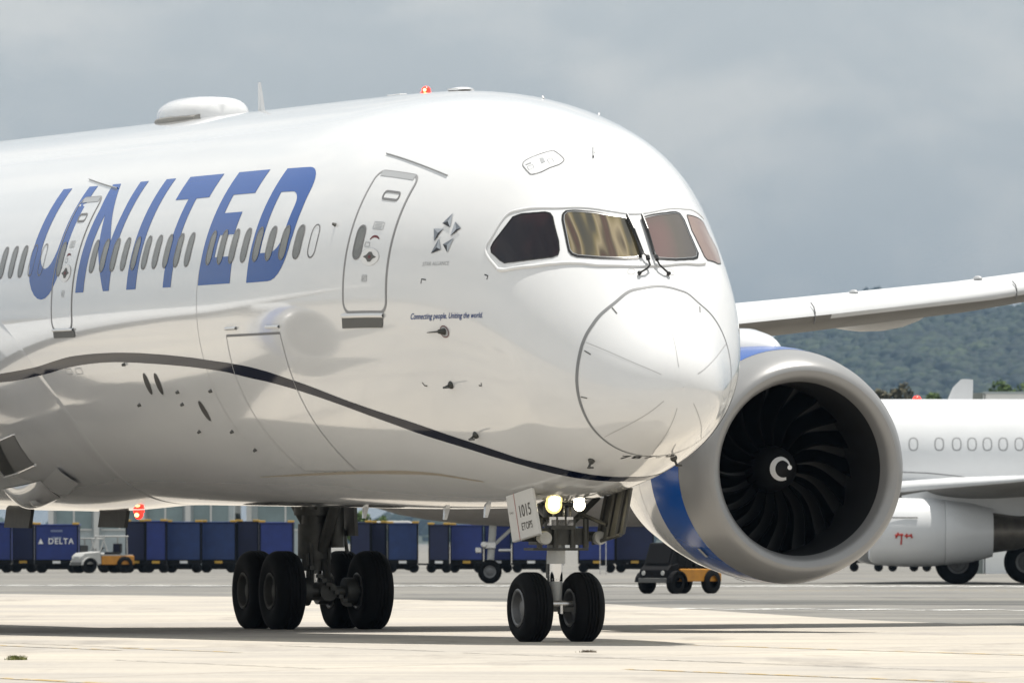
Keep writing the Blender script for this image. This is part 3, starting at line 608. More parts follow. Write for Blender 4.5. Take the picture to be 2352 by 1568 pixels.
# --- wing to body fairing with inlets
FA = [(2.95, 25.0), (3.1727, 23.132), (3.3203, 22.06), (3.4664, 21.31), (3.5905, 20.864), (3.7403, 20.57), (3.897, 20.60), (4.0784, 20.85), (4.3093, 21.35), (4.5, 21.75), (4.7124, 21.9)]
php = np.concatenate([np.linspace(2.98, 4.7124, 60), (3*PI-np.linspace(2.98, 4.7124, 60))[::-1][1:]])
def fs(ph):
    q = ph if ph <= 4.7124 else 3*PI-ph
    return np.interp(q, [x[0] for x in FA], [x[1] for x in FA]), min(1, max(0, (q-2.98)/.25))
def fair_d(a, ph):
    s0, edge = fs(ph); u = min(1, max(0, (a-s0)/5.5)); w_ = u*u*(3-2*u); e_ = min(1, max(0, (44-a)/6)); e_ = e_*e_*(3-2*e_)
    q = ph if ph <= 4.7124 else 3*PI-ph; low = min(1, max(0, (q-3.6)/.5)); low = low*low*(3-2*low)
    return .004+(.10+.03*low+.10*math.exp(-((q-3.75)/.35)**2))*w_*edge*e_
v = []; f = []; nu = 50
for ph in php:
    s0, e0 = fs(ph)
    for k in range(nu):
        a = s0+(44-s0)*(k/(nu-1))**1.3; v.append(SO(np.float64(a), np.float64(ph), fair_d(a, ph) if k else -.01))
for i in range(len(php)-1):
    for k in range(nu-1): f.append((i*nu+k, (i+1)*nu+k, (i+1)*nu+k+1, i*nu+k+1)[::-1])
mesh('wing_body_fairing', v, f, mat('fairing_white', (.63, .635, .64), .14, coat=1, var=.05, vscale=1, rvar=.03), plane, smooth=True)
def fpt(a, ph, off=0.): return Vector(SO(np.float64(a), np.float64(ph), fair_d(a, ph)+off))
def fpatch(name, quad, m, off, n=6, parent=plane, bulge=0):
    v = []; f = []
    for i in range(n+1):
        for j in range(n+1):
            q = bil(quad, i/n, j/n); v.append(fpt(q[0], q[1], off+bulge*math.sin(PI*i/n)**.6*math.sin(PI*j/n)**.6))
    for i in range(n):
        for j in range(n): f.append((i*(n+1)+j, (i+1)*(n+1)+j, (i+1)*(n+1)+j+1, i*(n+1)+j+1))
    return mesh(name, v, f, m, parent, smooth=True)
ua, la = resample(UP, 160), resample(LO, 160)
for sg in (0, 1):
    v = []; f = []
    for i in range(160):
        for k in range(5):
            q = ua[i]*(1-k/4)+la[i]*k/4; ph = q[1] if sg == 0 else PI-q[1]+2*PI
            v.append(SO(q[0], ph, (fair_d(q[0], q[1])+.007) if q[0] > fs(q[1])[0] else .005))
        if i: f += [((i-1)*5+k, (i-1)*5+k+1, i*5+k+1, i*5+k) for k in range(4)]
    mesh('swoosh_stripe', v, f, NAVY, plane, smooth=True)

fin = fpatch('air_inlet', [(25.75, 3.855), (24.02, 3.800), (24.40, 4.004), (26.65, 4.085)], mat('inlet_ramp', (.20, .20, .195), .5), .010)
fpatch('inlet_throat', [(25.75, 3.862), (24.95, 3.840), (25.75, 4.055), (26.60, 4.078)], BLACK, .016, parent=fin)
q = [(25.78, 3.850), (24.0, 3.795)]; MB().path([fpt(25.78, 3.850, .01), fpt(24.9, 3.823, .01), fpt(24.0, 3.795, .004)], .014).build('inlet_edge', PAINT, fin, smooth=True)
MB().path([fpt(25.78, 3.850, .012), fpt(26.2, 3.97, .014), fpt(26.68, 4.088, .012)], .022).build('inlet_edge', PAINT, fin, smooth=True)
MB().path([fpt(26.68, 4.088, .012), fpt(25.5, 4.05, .014), fpt(24.35, 4.008, .006)], .022).build('inlet_edge', PAINT, fin, smooth=True)
fpatch('exhaust_flap', [(24.992, 4.1402), (23.366, 4.0338), (23.393, 4.1751), (25.4, 4.32)], PAINT, .05)
fpatch('exhaust_blister', [(28.1, 4.22), (25.1, 4.135), (25.8, 4.335), (28.6, 4.45)], PAINT, .012, 14, bulge=.22)
fpatch('exhaust_port', [(26.35, 4.235), (25.85, 4.22), (25.95, 4.275), (26.45, 4.29)], PAINT, .21, 5, bulge=.05)
lamp_dome('beacon', Vector((25.2, 0, float(S(np.float64(25.2), np.float64(4.712))[2])-.10)), .075, .15, -1).build('beacon_light', BEACON, plane, smooth=True)
zb_ = float(S(np.float64(25.2), np.float64(4.712))[2])-.10
MB().ell((25.15, .05, zb_-.08), (.04, .04, .035), 10, 6).build('beacon_core', HOT, plane, smooth=True)
for a, b, l in ((32.3, .1, 1), (28.4, .6, 1)):
    m_ = MB(); z0 = H(a, 2.12); m_.loft([[Vector((a+dx, -b+dy, z0)) for dx, dy in ((-.75, .03), (.75, .03), (.75, -.03), (-.75, -.03))], [Vector((a+dx+.28, -b+dy-.02, z0-.44)) for dx, dy in ((-.75, .03), (.75, .03), (.75, -.03), (-.75, -.03))]])
    m_.build('belly_drain_mast', DOORD, plane)
for a, p in ((7.2, 4.6), (9.6, 4.68), (13.5, 4.7)):
    b0 = Vector(S(np.float64(a), np.float64(p))); MB().loft([[b0+Vector((dx, dy, .02)) for dx, dy in ((-.16, 0), (0, .02), (.16, 0), (0, -.02))], [b0+Vector((dx*.6+.08, dy, -.16)) for dx, dy in ((-.16, 0), (0, .012), (.16, 0), (0, -.012))]]).build('blade_antenna', PAINT, plane)

# --- wings
def airfoil(n=18):
    x = .5*(1-np.cos(np.linspace(0, PI, n))); t_ = 5*(.2969*np.sqrt(x)-.126*x-.3516*x**2+.2843*x**3-.1015*x**4)
    return x, t_
ax_, at_ = airfoil()
def wing_section(b, a0, ch, h, th_, inc, sgn):
    up = [Vector((a0+x*ch, -sgn*b, H(a0, h)-x*ch*inc+t_*th_*1.12)) for x, t_ in zip(ax_, at_)]
    lo = [Vector((a0+x*ch, -sgn*b, H(a0, h)-x*ch*inc-t_*th_*.88)) for x, t_ in zip(ax_[1:-1], at_[1:-1])]
    return up+lo[::-1]
WLOW = mat('lower_grey_with_shade', (.17, .165, .155), .5, spec=.2, var=.1, vscale=1)  # grey lower paint, darkened further to paint in the underside shade
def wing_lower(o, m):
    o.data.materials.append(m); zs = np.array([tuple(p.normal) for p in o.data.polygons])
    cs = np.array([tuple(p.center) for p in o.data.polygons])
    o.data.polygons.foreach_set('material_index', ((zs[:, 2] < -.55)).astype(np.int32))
SECT = [(2.2, 23.3, 11.5, 4.22, 1.0, .035), (5, 24.75, 10.0, 4.50, .82, .030), (10, 27.5, 8.0, 5.0, .68, .024), (14, 29.8, 6.8, 5.39, .63, .020), (18, 32.1, 5.7, 5.80, .57, .016), (24, 35.8, 4.0, 6.6, .42, .01), (29, 39.4, 2.4, 7.5, .25, 0), (30.2, 41.2, 1.1, 7.8, .10, 0)]
for sgn in (1, -1):
    m_ = MB(); m_.loft([wing_section(b, a0, ch, h, t_, inc, sgn) for b, a0, ch, h, t_, inc in SECT])
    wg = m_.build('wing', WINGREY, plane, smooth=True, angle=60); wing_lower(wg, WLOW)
    for b, L in ((7.2, 4.2), (11.9, 4.4), (17.4, 4.0)):
        a0 = np.interp(b, [s[0] for s in SECT], [s[1] for s in SECT]); ch = np.interp(b, [s[0] for s in SECT], [s[2] for s in SECT]); h = np.interp(b, [s[0] for s in SECT], [s[3] for s in SECT])
        xc = a0+ch*.72; z0 = H(a0, h)-.42
        MB().loft([[Vector((xc+dx, -sgn*b+.17*k*math.cos(t_), z0+.10+.20*k*math.sin(t_)-.03*dx)) for t_ in np.linspace(0, 2*PI, 14, endpoint=False)] for dx, k in ((-L*.55, .05), (-L*.45, .45), (-L*.25, .85), (0, 1), (L*.25, .85), (L*.5, .4), (L*.62, .05))]).build('flap_fairing', WINGREY, wg, smooth=True)
    for b in (12.0, 15.1, 18.2):
        a0 = np.interp(b, [s[0] for s in SECT], [s[1] for s in SECT]); h = np.interp(b, [s[0] for s in SECT], [s[3] for s in SECT])
        MB().ell((a0+1.1, -sgn*b, H(a0, h)+.31), (.14, .07, .05), 8, 6).build('wing_fitting', GREYP, wg, smooth=True)
    for b in (13.6, 18.6, 10.9):
        a0 = np.interp(b, [s[0] for s in SECT], [s[1] for s in SECT]); h = np.interp(b, [s[0] for s in SECT], [s[3] for s in SECT]); t_ = np.interp(b, [s[0] for s in SECT], [s[4] for s in SECT])
        MB().path([Vector((a0+x*7-.006, -sgn*b, H(a0, h)+s_*y*t_)) for x, y, s_ in ((.03, .36, 1), (.01, .24, 1), (.002, .1, 1), (.002, .1, -1), (.01, .22, -1))], .012, 5).build('slat_gap', LINE, wg)
# --- tail surfaces (behind the left edge of the frame)
def slab(sec):
    return MB().loft([[Vector((x0+x*c_, y+(t_*th_ if vert else 0), z+(0 if vert else t_*th_))) for x, t_ in list(zip(ax_, at_))]+[Vector((x0+x*c_, y-(t_*th_ if vert else 0), z-(0 if vert else t_*th_))) for x, t_ in list(zip(ax_, at_))[1:-1]][::-1] for x0, c_, y, z, th_, vert in sec])
slab([(50, 8.5, 0, ZC+2.2, .8, True), (58.2, 3.2, 0, ZC+11.2, .35, True)]).build('tail_fin', BLUE, plane, smooth=True)
for sgn in (1, -1): slab([(55.5, 5.5, sgn*.8, ZC+1.6, .5, False), (61.5, 1.9, sgn*9.6, ZC+2.6, .2, False)]).build('tailplane', WINGREY, plane, smooth=True)

# --- engines
NAC = [(0, 1.605), (.012, 1.650), (.05, 1.695), (.12, 1.743), (.25, 1.800), (.5, 1.862), (.82, 1.914)]
NACI = [(0, 1.605), (.012, 1.555), (.05, 1.498), (.14, 1.455), (.3, 1.42), (.55, 1.39), (.9, 1.38), (1.35, 1.392), (1.76, 1.40)]
def engine(b, swirl=0):
    a0, h0 = 20.9, 2.63; c = Vector((a0, -b, H(a0, h0)))
    cow = MB().lathe([(2.1, 1.935), (2.3, 1.925), (3, 1.845), (3.8, 1.70), (4.6, 1.53), (4.75, 1.49), (4.72, 1.44)], c, 'x', 112, rise=.045).build('engine', PAINT, plane, smooth=True)
    MB().lathe(NAC, c, 'x', 128, rise=.045).build('inlet_lip', LIP, cow, smooth=True, angle=89)
    MB().lathe(NACI[:5], c, 'x', 128).build('inlet_lip', LIP, cow, smooth=True, angle=89)
    MB().lathe([(.82, 1.917), (1.0, 1.929), (1.3, 1.942), (1.65, 1.948), (2.1, 1.936)], c, 'x', 128, rise=.045).build('cowl_band', BLUE, cow, smooth=True)
    MB().lathe([(2.9, 1.860), (2.912, 1.860)], c, 'x', 96, rise=.045).build('cowl_joint', LINE, cow, smooth=True)
    MB().lathe(NACI[4:], c, 'x', 96).build('inlet_liner', INNER, cow, smooth=True)
    MB().lathe([(1.75, 1.41), (1.75, .01)], c, 'x', 48).build('fan_backing', BLACK, cow)
    MB().lathe([(.98, .005), (1.0, .07), (1.06, .16), (1.16, .26), (1.28, .335), (1.45, .37), (1.75, .40)], c, 'x', 48).build('spinner', SPIN, cow, smooth=True)
    # white comma on the spinner: an arc that curls in
    v = []; f = []; n = 40
    def spr(r): return float(np.interp(r, [.005, .07, .16, .26, .335, .37], [.98, 1.0, 1.06, 1.16, 1.28, 1.45]))-.008
    for k in range(n+1):
        u = k/n; t_ = rad(-66-u*282); rc = .172-.004*u-.050*max(0, u-.72)/.28; w_ = .024+.012*math.sin(PI*min(1, u*1.15))-.010*max(0, u-.8)/.2
        off = Vector((0, 0, 0))
        for sg in (-1, 1):
            r = rc+sg*w_; y, z_ = r*math.cos(t_), r*math.sin(t_); v.append(c+Vector((spr(r), -y, z_)))
        if k: f.append((2*k-2, 2*k-1, 2*k+1, 2*k))
    kk = len(v); cc = (.098, .022)
    for k in range(14):
        y = cc[0]+.040*math.cos(2*PI*k/14); z_ = cc[1]+.040*math.sin(2*PI*k/14); v.append(c+Vector((spr(.04)-.002, -y, z_)))
    f.append(tuple(range(kk, kk+14)))
    mesh('spinner_swirl', v, f, WHITE, cow)
    # eighteen swept blades
    nr, nc = 12, 6; v = []; f = []
    for i in range(nr):
        u = i/(nr-1); r = .36+(1.385-.36)*u
        a_le = rad(-13*u**1.2+3.0*math.sin(u*PI*1.6)); width = rad(17-4.0*u); x_le = 1.44-.10*u+.16*u*u; dep = .34-.16*u
        for j in range(nc):
            q = j/(nc-1); al = a_le+width*q; v.append((x_le+dep*q**1.3, r*math.sin(al), r*math.cos(al)))
    n0 = len(v)
    v += [(x+.03, y+.010, z_) for x, y, z_ in v]
    for i in range(nr-1):
        for j in range(nc-1):
            q = (i*nc+j, (i+1)*nc+j, (i+1)*nc+j+1, i*nc+j+1); f.append(q); f.append(tuple(x+n0 for x in q[::-1]))
    for i in range(nr-1): f.append((i*nc, i*nc+n0, (i+1)*nc+n0, (i+1)*nc)); f.append((i*nc+nc-1, (i+1)*nc+nc-1, (i+1)*nc+nc-1+n0, i*nc+nc-1+n0))
    mi = [0]*len(f)
    for idx, q in enumerate(f):
        if idx < 2*(nr-1)*(nc-1) and idx % (2*(nc-1)) in (0, 1): mi[idx] = 0
        if idx >= 2*(nr-1)*(nc-1) and (idx-2*(nr-1)*(nc-1)) % 2 == 0: mi[idx] = 1
    b0 = mesh('fan_blade', v, f, None, cow, smooth=True, mats=[FAN, FANLE], midx=mi)
    b0.location = c
    for k in range(1, 18):
        bl = b0.copy(); COL.objects.link(bl); bl.parent = cow; bl.rotation_euler = (2*PI*k/18, 0, 0)
    # core exhaust and strut
    MB().lathe([(4.5, 1.0), (5.6, .85), (6.4, .62)], c, 'x', 48).build('core_nozzle', ALU, cow, smooth=True)
    MB().lathe([(6.2, .5), (7.4, .05)], c, 'x', 32).build('exhaust_plug', ALU, cow, smooth=True)
    rings = []
    for a, hw, zt_, zb_ in ((22.3, .06, 4.66, 4.40), (22.5, .22, 4.78, 4.2), (22.9, .36, 4.88, 4.1), (23.5, .42, 4.97, 4.0), (24.6, .44, 5.0, 4.0), (26.0, .42, 5.02, 4.0), (28.5, .34, 5.0, 4.0), (31.0, .12, 4.8, 4.3)):
        rings.append([Vector((a, -b+hw*math.cos(t_)*(1 if math.sin(t_) > -.2 else .9), H(a, zb_+(zt_-zb_)*(.5+.5*math.sin(t_))))) for t_ in np.linspace(0, 2*PI, 24, endpoint=False)])
    MB().loft(rings).build('pylon', PAINT, cow, smooth=True)
    pl = []
    for (d, ang) in ((1.22, 226), (1.45, 252)):
        t_ = rad(ang); r = 1.912; p_ = c+Vector((d, -r*math.cos(t_), r*math.sin(t_))); rr = Vector((0, -math.cos(t_), math.sin(t_))); tg = Vector((0, math.sin(t_), math.cos(t_)))
        m_ = MB(); hx = .06 if ang == 226 else .04; m_.add([p_+rr*.006+Vector((sx*hx, 0, 0))+tg*sy*.10 for sx, sy in ((-1, -1), (1, -1), (1, 1), (-1, 1))], [(0, 1, 2, 3)]); m_.build('cowl_placard', GREYP, cow)
    return cow
engine(10.03); engine(-10.03)

# --- landing gear
def tyre_mesh(R, wd, ri, n=56):
    h = wd/2; prof = [(-h*.55, ri), (-h*.86, ri+.02), (-h, ri+(R-ri)*.35), (-h*.98, ri+(R-ri)*.62), (-h*.84, R-.06), (-h*.6, R-.018)]
    for gx in (-.36, -.12, .12, .36): prof += [(h*gx-.012, R-.004+.004*(1-abs(gx))), (h*gx-.010, R-.018), (h*gx+.010, R-.018), (h*gx+.012, R-.004+.004*(1-abs(gx)))]
    prof += [(h*.6, R-.018), (h*.84, R-.06), (h*.98, ri+(R-ri)*.62), (h, ri+(R-ri)*.35), (h*.86, ri+.02), (h*.55, ri)]
    return prof
def wheel(parent, a, y, R, wd, ri, hub=RIM, deep=.06, contact=None):
    c = Vector((a, y, H(a, (contact if contact is not None else 0)+R-.012)))
    MB().lathe(tyre_mesh(R, wd, ri), c, 'y', 56).build('tyre', TYRE, parent, smooth=True, angle=50)
    h = wd/2
    for sg in (-1, 1):
        MB().lathe([(sg*h*.9, ri+.015), (sg*h*.95, ri-.01), (sg*h*.88, ri*.88), (sg*h*.45, ri*.80), (sg*h*.35, ri*.45), (sg*h*.62, ri*.36), (sg*h*.66, ri*.2), (sg*h*.66, .001)], c, 'y', 40).build('rim', hub, parent, smooth=True, angle=35)
    return c
ng = MB(); A0 = 5.12
ng.tube((A0, 0, H(A0, 1.62)), (A0+.05, 0, H(A0, 2.25)), .17, .19, 20)
nose = ng.build('nose_gear', STRUTD, plane, smooth=True)
for y in (-.39, .39): wheel(nose, A0, y, .51, .42, .26, hub=RIM, contact=.005)
MB().tube((A0, 0, H(A0, 1.13)), (A0, 0, H(A0, 1.44)), .135, .13, 20).build('strut_collar', STRUTW, nose, smooth=True)
MB().tube((A0, 0, H(A0, .88)), (A0, 0, H(A0, 1.16)), .095, n=20).build('chrome_piston', CHROME, nose, smooth=True)
m_ = MB(); m_.tube((A0, 0, H(A0, .50)), (A0, 0, H(A0, .92)), .085, .095, 18); m_.tube((A0, -.36, H(A0, .505)), (A0, .36, H(A0, .505)), .06, n=12); m_.build('lower_strut', STRUTW, nose, smooth=True)
m_ = MB(); m_.tube((A0-.16, -.2, H(A0, .56)), (A0-.16, .14, H(A0, .56)), .05, n=12); m_.tube((A0-.16, -.02, H(A0, .42)), (A0-.16, -.02, H(A0, .56)), .05, n=10); m_.build('tow_fitting', ALU, nose, smooth=True)
m_ = MB(); m_.box(A0+.10, A0+.20, -.07, .07, H(A0, .62), H(A0, .98)); m_.box(A0+.15, A0+.28, -.06, .06, H(A0, .92), H(A0, 1.25)); m_.build('torque_link', STRUTD, nose, bevel=.02)
m_ = MB(); z0 = H(A0, 1.52)
m_.box(A0-.22, A0+.22, -.34, .34, z0-.12, z0+.12); m_.tube((A0-.1, -.55, z0), (A0-.1, .55, z0), .075, n=12); m_.box(A0-.30, A0-.1, -.18, .18, z0+.10, z0+.24)
for y in (-.36, -.16, .1, .34): m_.tube((A0-.25, y, z0-.16), (A0-.25, y, z0+.25), .045, n=8)
m_.tube((A0-.2, -.5, z0+.26), (A0-.2, .5, z0+.26), .015, n=6); m_.box(A0-.2, A0+.2, -.42, .42, z0-.20, z0-.165)
m_.build('steering_unit', STRUTD, nose, smooth=True, angle=30)
for y in (-.58, .30): MB().lathe([(0, .001), (.01, .09), (.08, .10), (.2, .085)], (A0-.42 if y > 0 else A0-.30, y, z0-.02), 'x', 16).build('turnoff_light', STRUTW, nose, smooth=True)
m_ = MB(); z1 = H(A0, 1.72)
for y in (-.05, .12, -.16): m_.tube((A0-.2, y, z0+.1), (A0-.16, y*.8, H(A0, 2.2)), .018, n=6)
for y in (-.10, .03, .16): m_.box(A0-.30, A0-.2, y-.05, y+.05, z0+.16, z0+.28)
m_.build('hydraulic_lines', ALU, nose)
m_ = MB()
for y in (-.62, .62): m_.tube((A0-.1, y*.35, H(A0, 1.72)), (A0-.05, y, H(A0, 2.08)), .045, n=10)
m_.tube((A0+.05, 0, H(A0, 1.75)), (A0+1.4, 0, H(A0, 2.2)), .07, n=10); m_.tube((A0-.2, -.25, H(A0, 1.98)), (A0-.2, .3, H(A0, 1.98)), .02, n=6); m_.build('drag_brace', STRUTD, nose, smooth=True)
for y, r, mm in ((.155, .108, LAMP), (-.235, .075, LAMP2)):
    c = Vector((A0-.30, y, H(A0, 1.97)))
    l_ = MB().lathe([(.22, .04), (.12, r*.8), (.0, r*1.12), (-.02, r*1.12), (-.02, r)], c, 'x', 24).build('lamp_housing', STRUTD, nose, smooth=True)
    lo_ = MB().lathe([(-.021, r*1.18), (-.035, r*.78)], c, 'x', 28).build('lamp_glow_rim', LAMPR if y > 0 else mm, nose, smooth=True)
    MB().lathe([(-.035, r*.78), (-.045, .001)], c, 'x', 24).build('taxi_light', mm, nose, smooth=True)
MB().tube((A0-.22, .1, H(A0, 1.98)), (A0-.05, .05, H(A0, 1.95)), .03, n=8).tube((A0-.22, -.25, H(A0, 1.98)), (A0-.05, -.1, H(A0, 1.95)), .03, n=8).build('lamp_bracket', STRUTD, nose)
# nose gear doors: starboard one carries the fleet number
def gear_door(sg, m_out):
    a0, a1 = 4.03, 5.12; yt, yb = sg*.72, sg*.60; zt0, zt1, zb_ = 2.205, 2.085, 1.50
    q = [Vector((a0, yt, H(a0, zt0))), Vector((a1, yt, H(a1, zt1))), Vector((a1+.05, yb, H(a1, 1.425))), Vector((a0+.0, yb, H(a0, 1.545)))]
    n_ = Vector((0, sg*1.0, .15)).normalized()*.05
    m_ = MB(); m_.add(q+[p+n_ for p in q], [(0, 1, 2, 3), (4, 5, 6, 7), (0, 1, 5, 4), (1, 2, 6, 5), (2, 3, 7, 6), (3, 0, 4, 7)])
    return m_.build('nose_gear_door', m_out, plane, bevel=.015), q, n_
gd, q, n_ = gear_door(1, DOORW)
def on_door(name, s, u0, u1, v0, v1, m, shear=0, offset=0.0):
    v, f = text_mesh(s, 1, shear, 1, offset); x0, x1 = v[:, 0].min(), v[:, 0].max(); u = u0+(u1-u0)*(v[:, 0]-x0)/(x1-x0); w_ = v0+(v1-v0)*v[:, 1]/.72
    P = []
    for a, b in zip(u, w_):
        p = (q[3]*(1-a)+q[2]*a)*(1-b)+(q[0]*(1-a)+q[1]*a)*b; P.append(p+n_*1.08)
    return mesh(name, P, f, m, gd)
# u runs aft; reading direction runs forward, so u falls along the text
on_door('fleet_number', '1015', .56, .14, .46, .72, BLACK, 0, .01)
on_door('etops_lettering', 'ETOPS', .56, .17, .18, .34, BLACK, 0, .008)
on_door('small_lettering', 'T41', .93, .80, .58, .63, BLACK)
m_ = MB()
def dp(u, v_): return (q[3]*(1-u)+q[2]*u)*(1-v_)+(q[0]*(1-u)+q[1]*u)*v_+n_*1.06
m_.add([dp(.70, 0), dp(.685, 0), dp(.685, 1), dp(.70, 1)], [(0, 1, 2, 3)]); m_.build('red_line', REDB, gd)
gd2, q2, n2 = gear_door(-1, DOORD)
m_ = MB(); m_.path([q2[3]*.5+q2[2]*.5-n2*.5+Vector((0, 0, .2)), Vector((A0-.1, -.32, H(A0, 1.85)))], .03, 8)
for t_ in (.15, .5, .85):
    p0_, p1_ = q2[0]*(1-t_)+q2[1]*t_-n2*.4, q2[3]*(1-t_)+q2[2]*t_-n2*.4; m_.path([p0_, p1_], .035, 6)
m_.path([q2[3]-n2*.4, q2[2]-n2*.4], .03, 6); m_.build('door_rib', DOORD, gd2)
m_ = MB(); m_.path([q[3]*.5+q[2]*.5-n_*.5+Vector((0, 0, .2)), Vector((A0-.1, .32, H(A0, 1.85)))], .03, 8); m_.build('door_rod', STRUTD, gd)
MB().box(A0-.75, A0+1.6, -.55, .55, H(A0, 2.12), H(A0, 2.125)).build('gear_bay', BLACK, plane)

def main_gear(b):
    A1 = 31.0; gh = -.067; y0 = -b; s = 1 if b > 0 else -1
    m_ = MB(); m_.tube((A1-.1, y0, H(A1, .95)), (A1-.1, y0, H(A1, 2.9)), .22, .24, 20); m_.tube((A1-.1, y0, H(A1, 1.15)), (A1-.1, y0, H(A1, 1.75)), .29, n=20); m_.tube((A1-.1, y0, H(A1, 1.9)), (A1-.1, y0, H(A1, 2.6)), .36, n=20); m_.tube((A1-.4, y0+.2, H(A1, 2.0)), (A1-.4, y0+.2, H(A1, 2.15)), .14, n=14)
    mg = m_.build('main_gear', STRUTD, plane, smooth=True)
    for da in (-.74, .74):
        for dy in (-.785, .785): wheel(mg, A1+da, y0+dy, .685, .52, .30, hub=DOORD if dy*s > 0 else RIM, contact=gh)
    m_ = MB(); m_.tube((A1-.9, y0, H(A1, .60)), (A1+.9, y0, H(A1, .60)), .16, n=14)
    for da in (-.74, .74):
        m_.tube((A1+da, y0-.7, H(A1, .60)), (A1+da, y0+.7, H(A1, .60)), .10, n=12)
        for dy in (-.42, .42): m_.tube((A1+da, y0+dy-.1, H(A1, .60)), (A1+da, y0+dy+.1, H(A1, .60)), .24, n=18)
    m_.build('bogie_beam', STRUTD, mg, smooth=True, angle=35)
    m_ = MB(); m_.tube((A1-.1, y0, H(A1, .55)), (A1-.1, y0, H(A1, 1.1)), .15, n=16); m_.build('piston', ALU, mg, smooth=True)
    m_ = MB()
    for dy, dz in ((-.16, 0), (.14, .1), (.2, -.1)): m_.tube((A1-.42, y0+dy, H(A1, .5)), (A1-.36, y0+dy*1.1, H(A1, 1.35+dz)), .03, n=8)
    for k in range(10): z_ = .35+.07*k; m_.box(A1-.98, A1-.86, y0-.38+.075*k % .7, y0-.30+.075*k % .7, H(A1, z_), H(A1, z_+.06))
    m_.tube((A1-.5, y0-.12, H(A1, .75)), (A1-.2, y0-.1, H(A1, 1.3)), .06, n=8); m_.build('hydraulic_lines', STRUTD, mg, smooth=True, angle=30)
    m_ = MB(); m_.tube((A1-.1, y0, H(A1, 1.5)), (A1+.3, y0+s*.5, H(A1, 2.6)), .10, n=12); m_.tube((A1-.35, y0-s*.05, H(A1, 1.3)), (A1-.9, y0-s*.28, H(A1, 2.6)), .10, n=12); m_.tube((A1-.4, y0-s*.3, H(A1, 1.35)), (A1-.4, y0-s*.28, H(A1, 2.6)), .13, n=12); m_.tube((A1-.3, y0+s*.05, H(A1, 1.9)), (A1-.3, y0-s*.5, H(A1, 2.4)), .05, n=8)
    m_.path([Vector((A1-.2, y0-s*.35, H(A1, 1.95))), Vector((A1-.2, y0-s*.5, H(A1, 1.6))), Vector((A1-.2, y0-s*.56, H(A1, 1.25)))], .035, 8); m_.build('side_brace', STRUTD, mg, smooth=True)
    m_ = MB(); m_.loft([[Vector((A1+dx, y0-s*(.50+.06*k)+dy, H(A1, z_))) for dx, dy in ((-.7, .03), (.7, .03), (.7, -.03), (-.7, -.03))] for k, z_ in ((0, 2.6), (1, 1.55))]); m_.build('main_gear_door', DOORD, mg)
    return mg
main_gear(4.92); main_gear(-4.92)

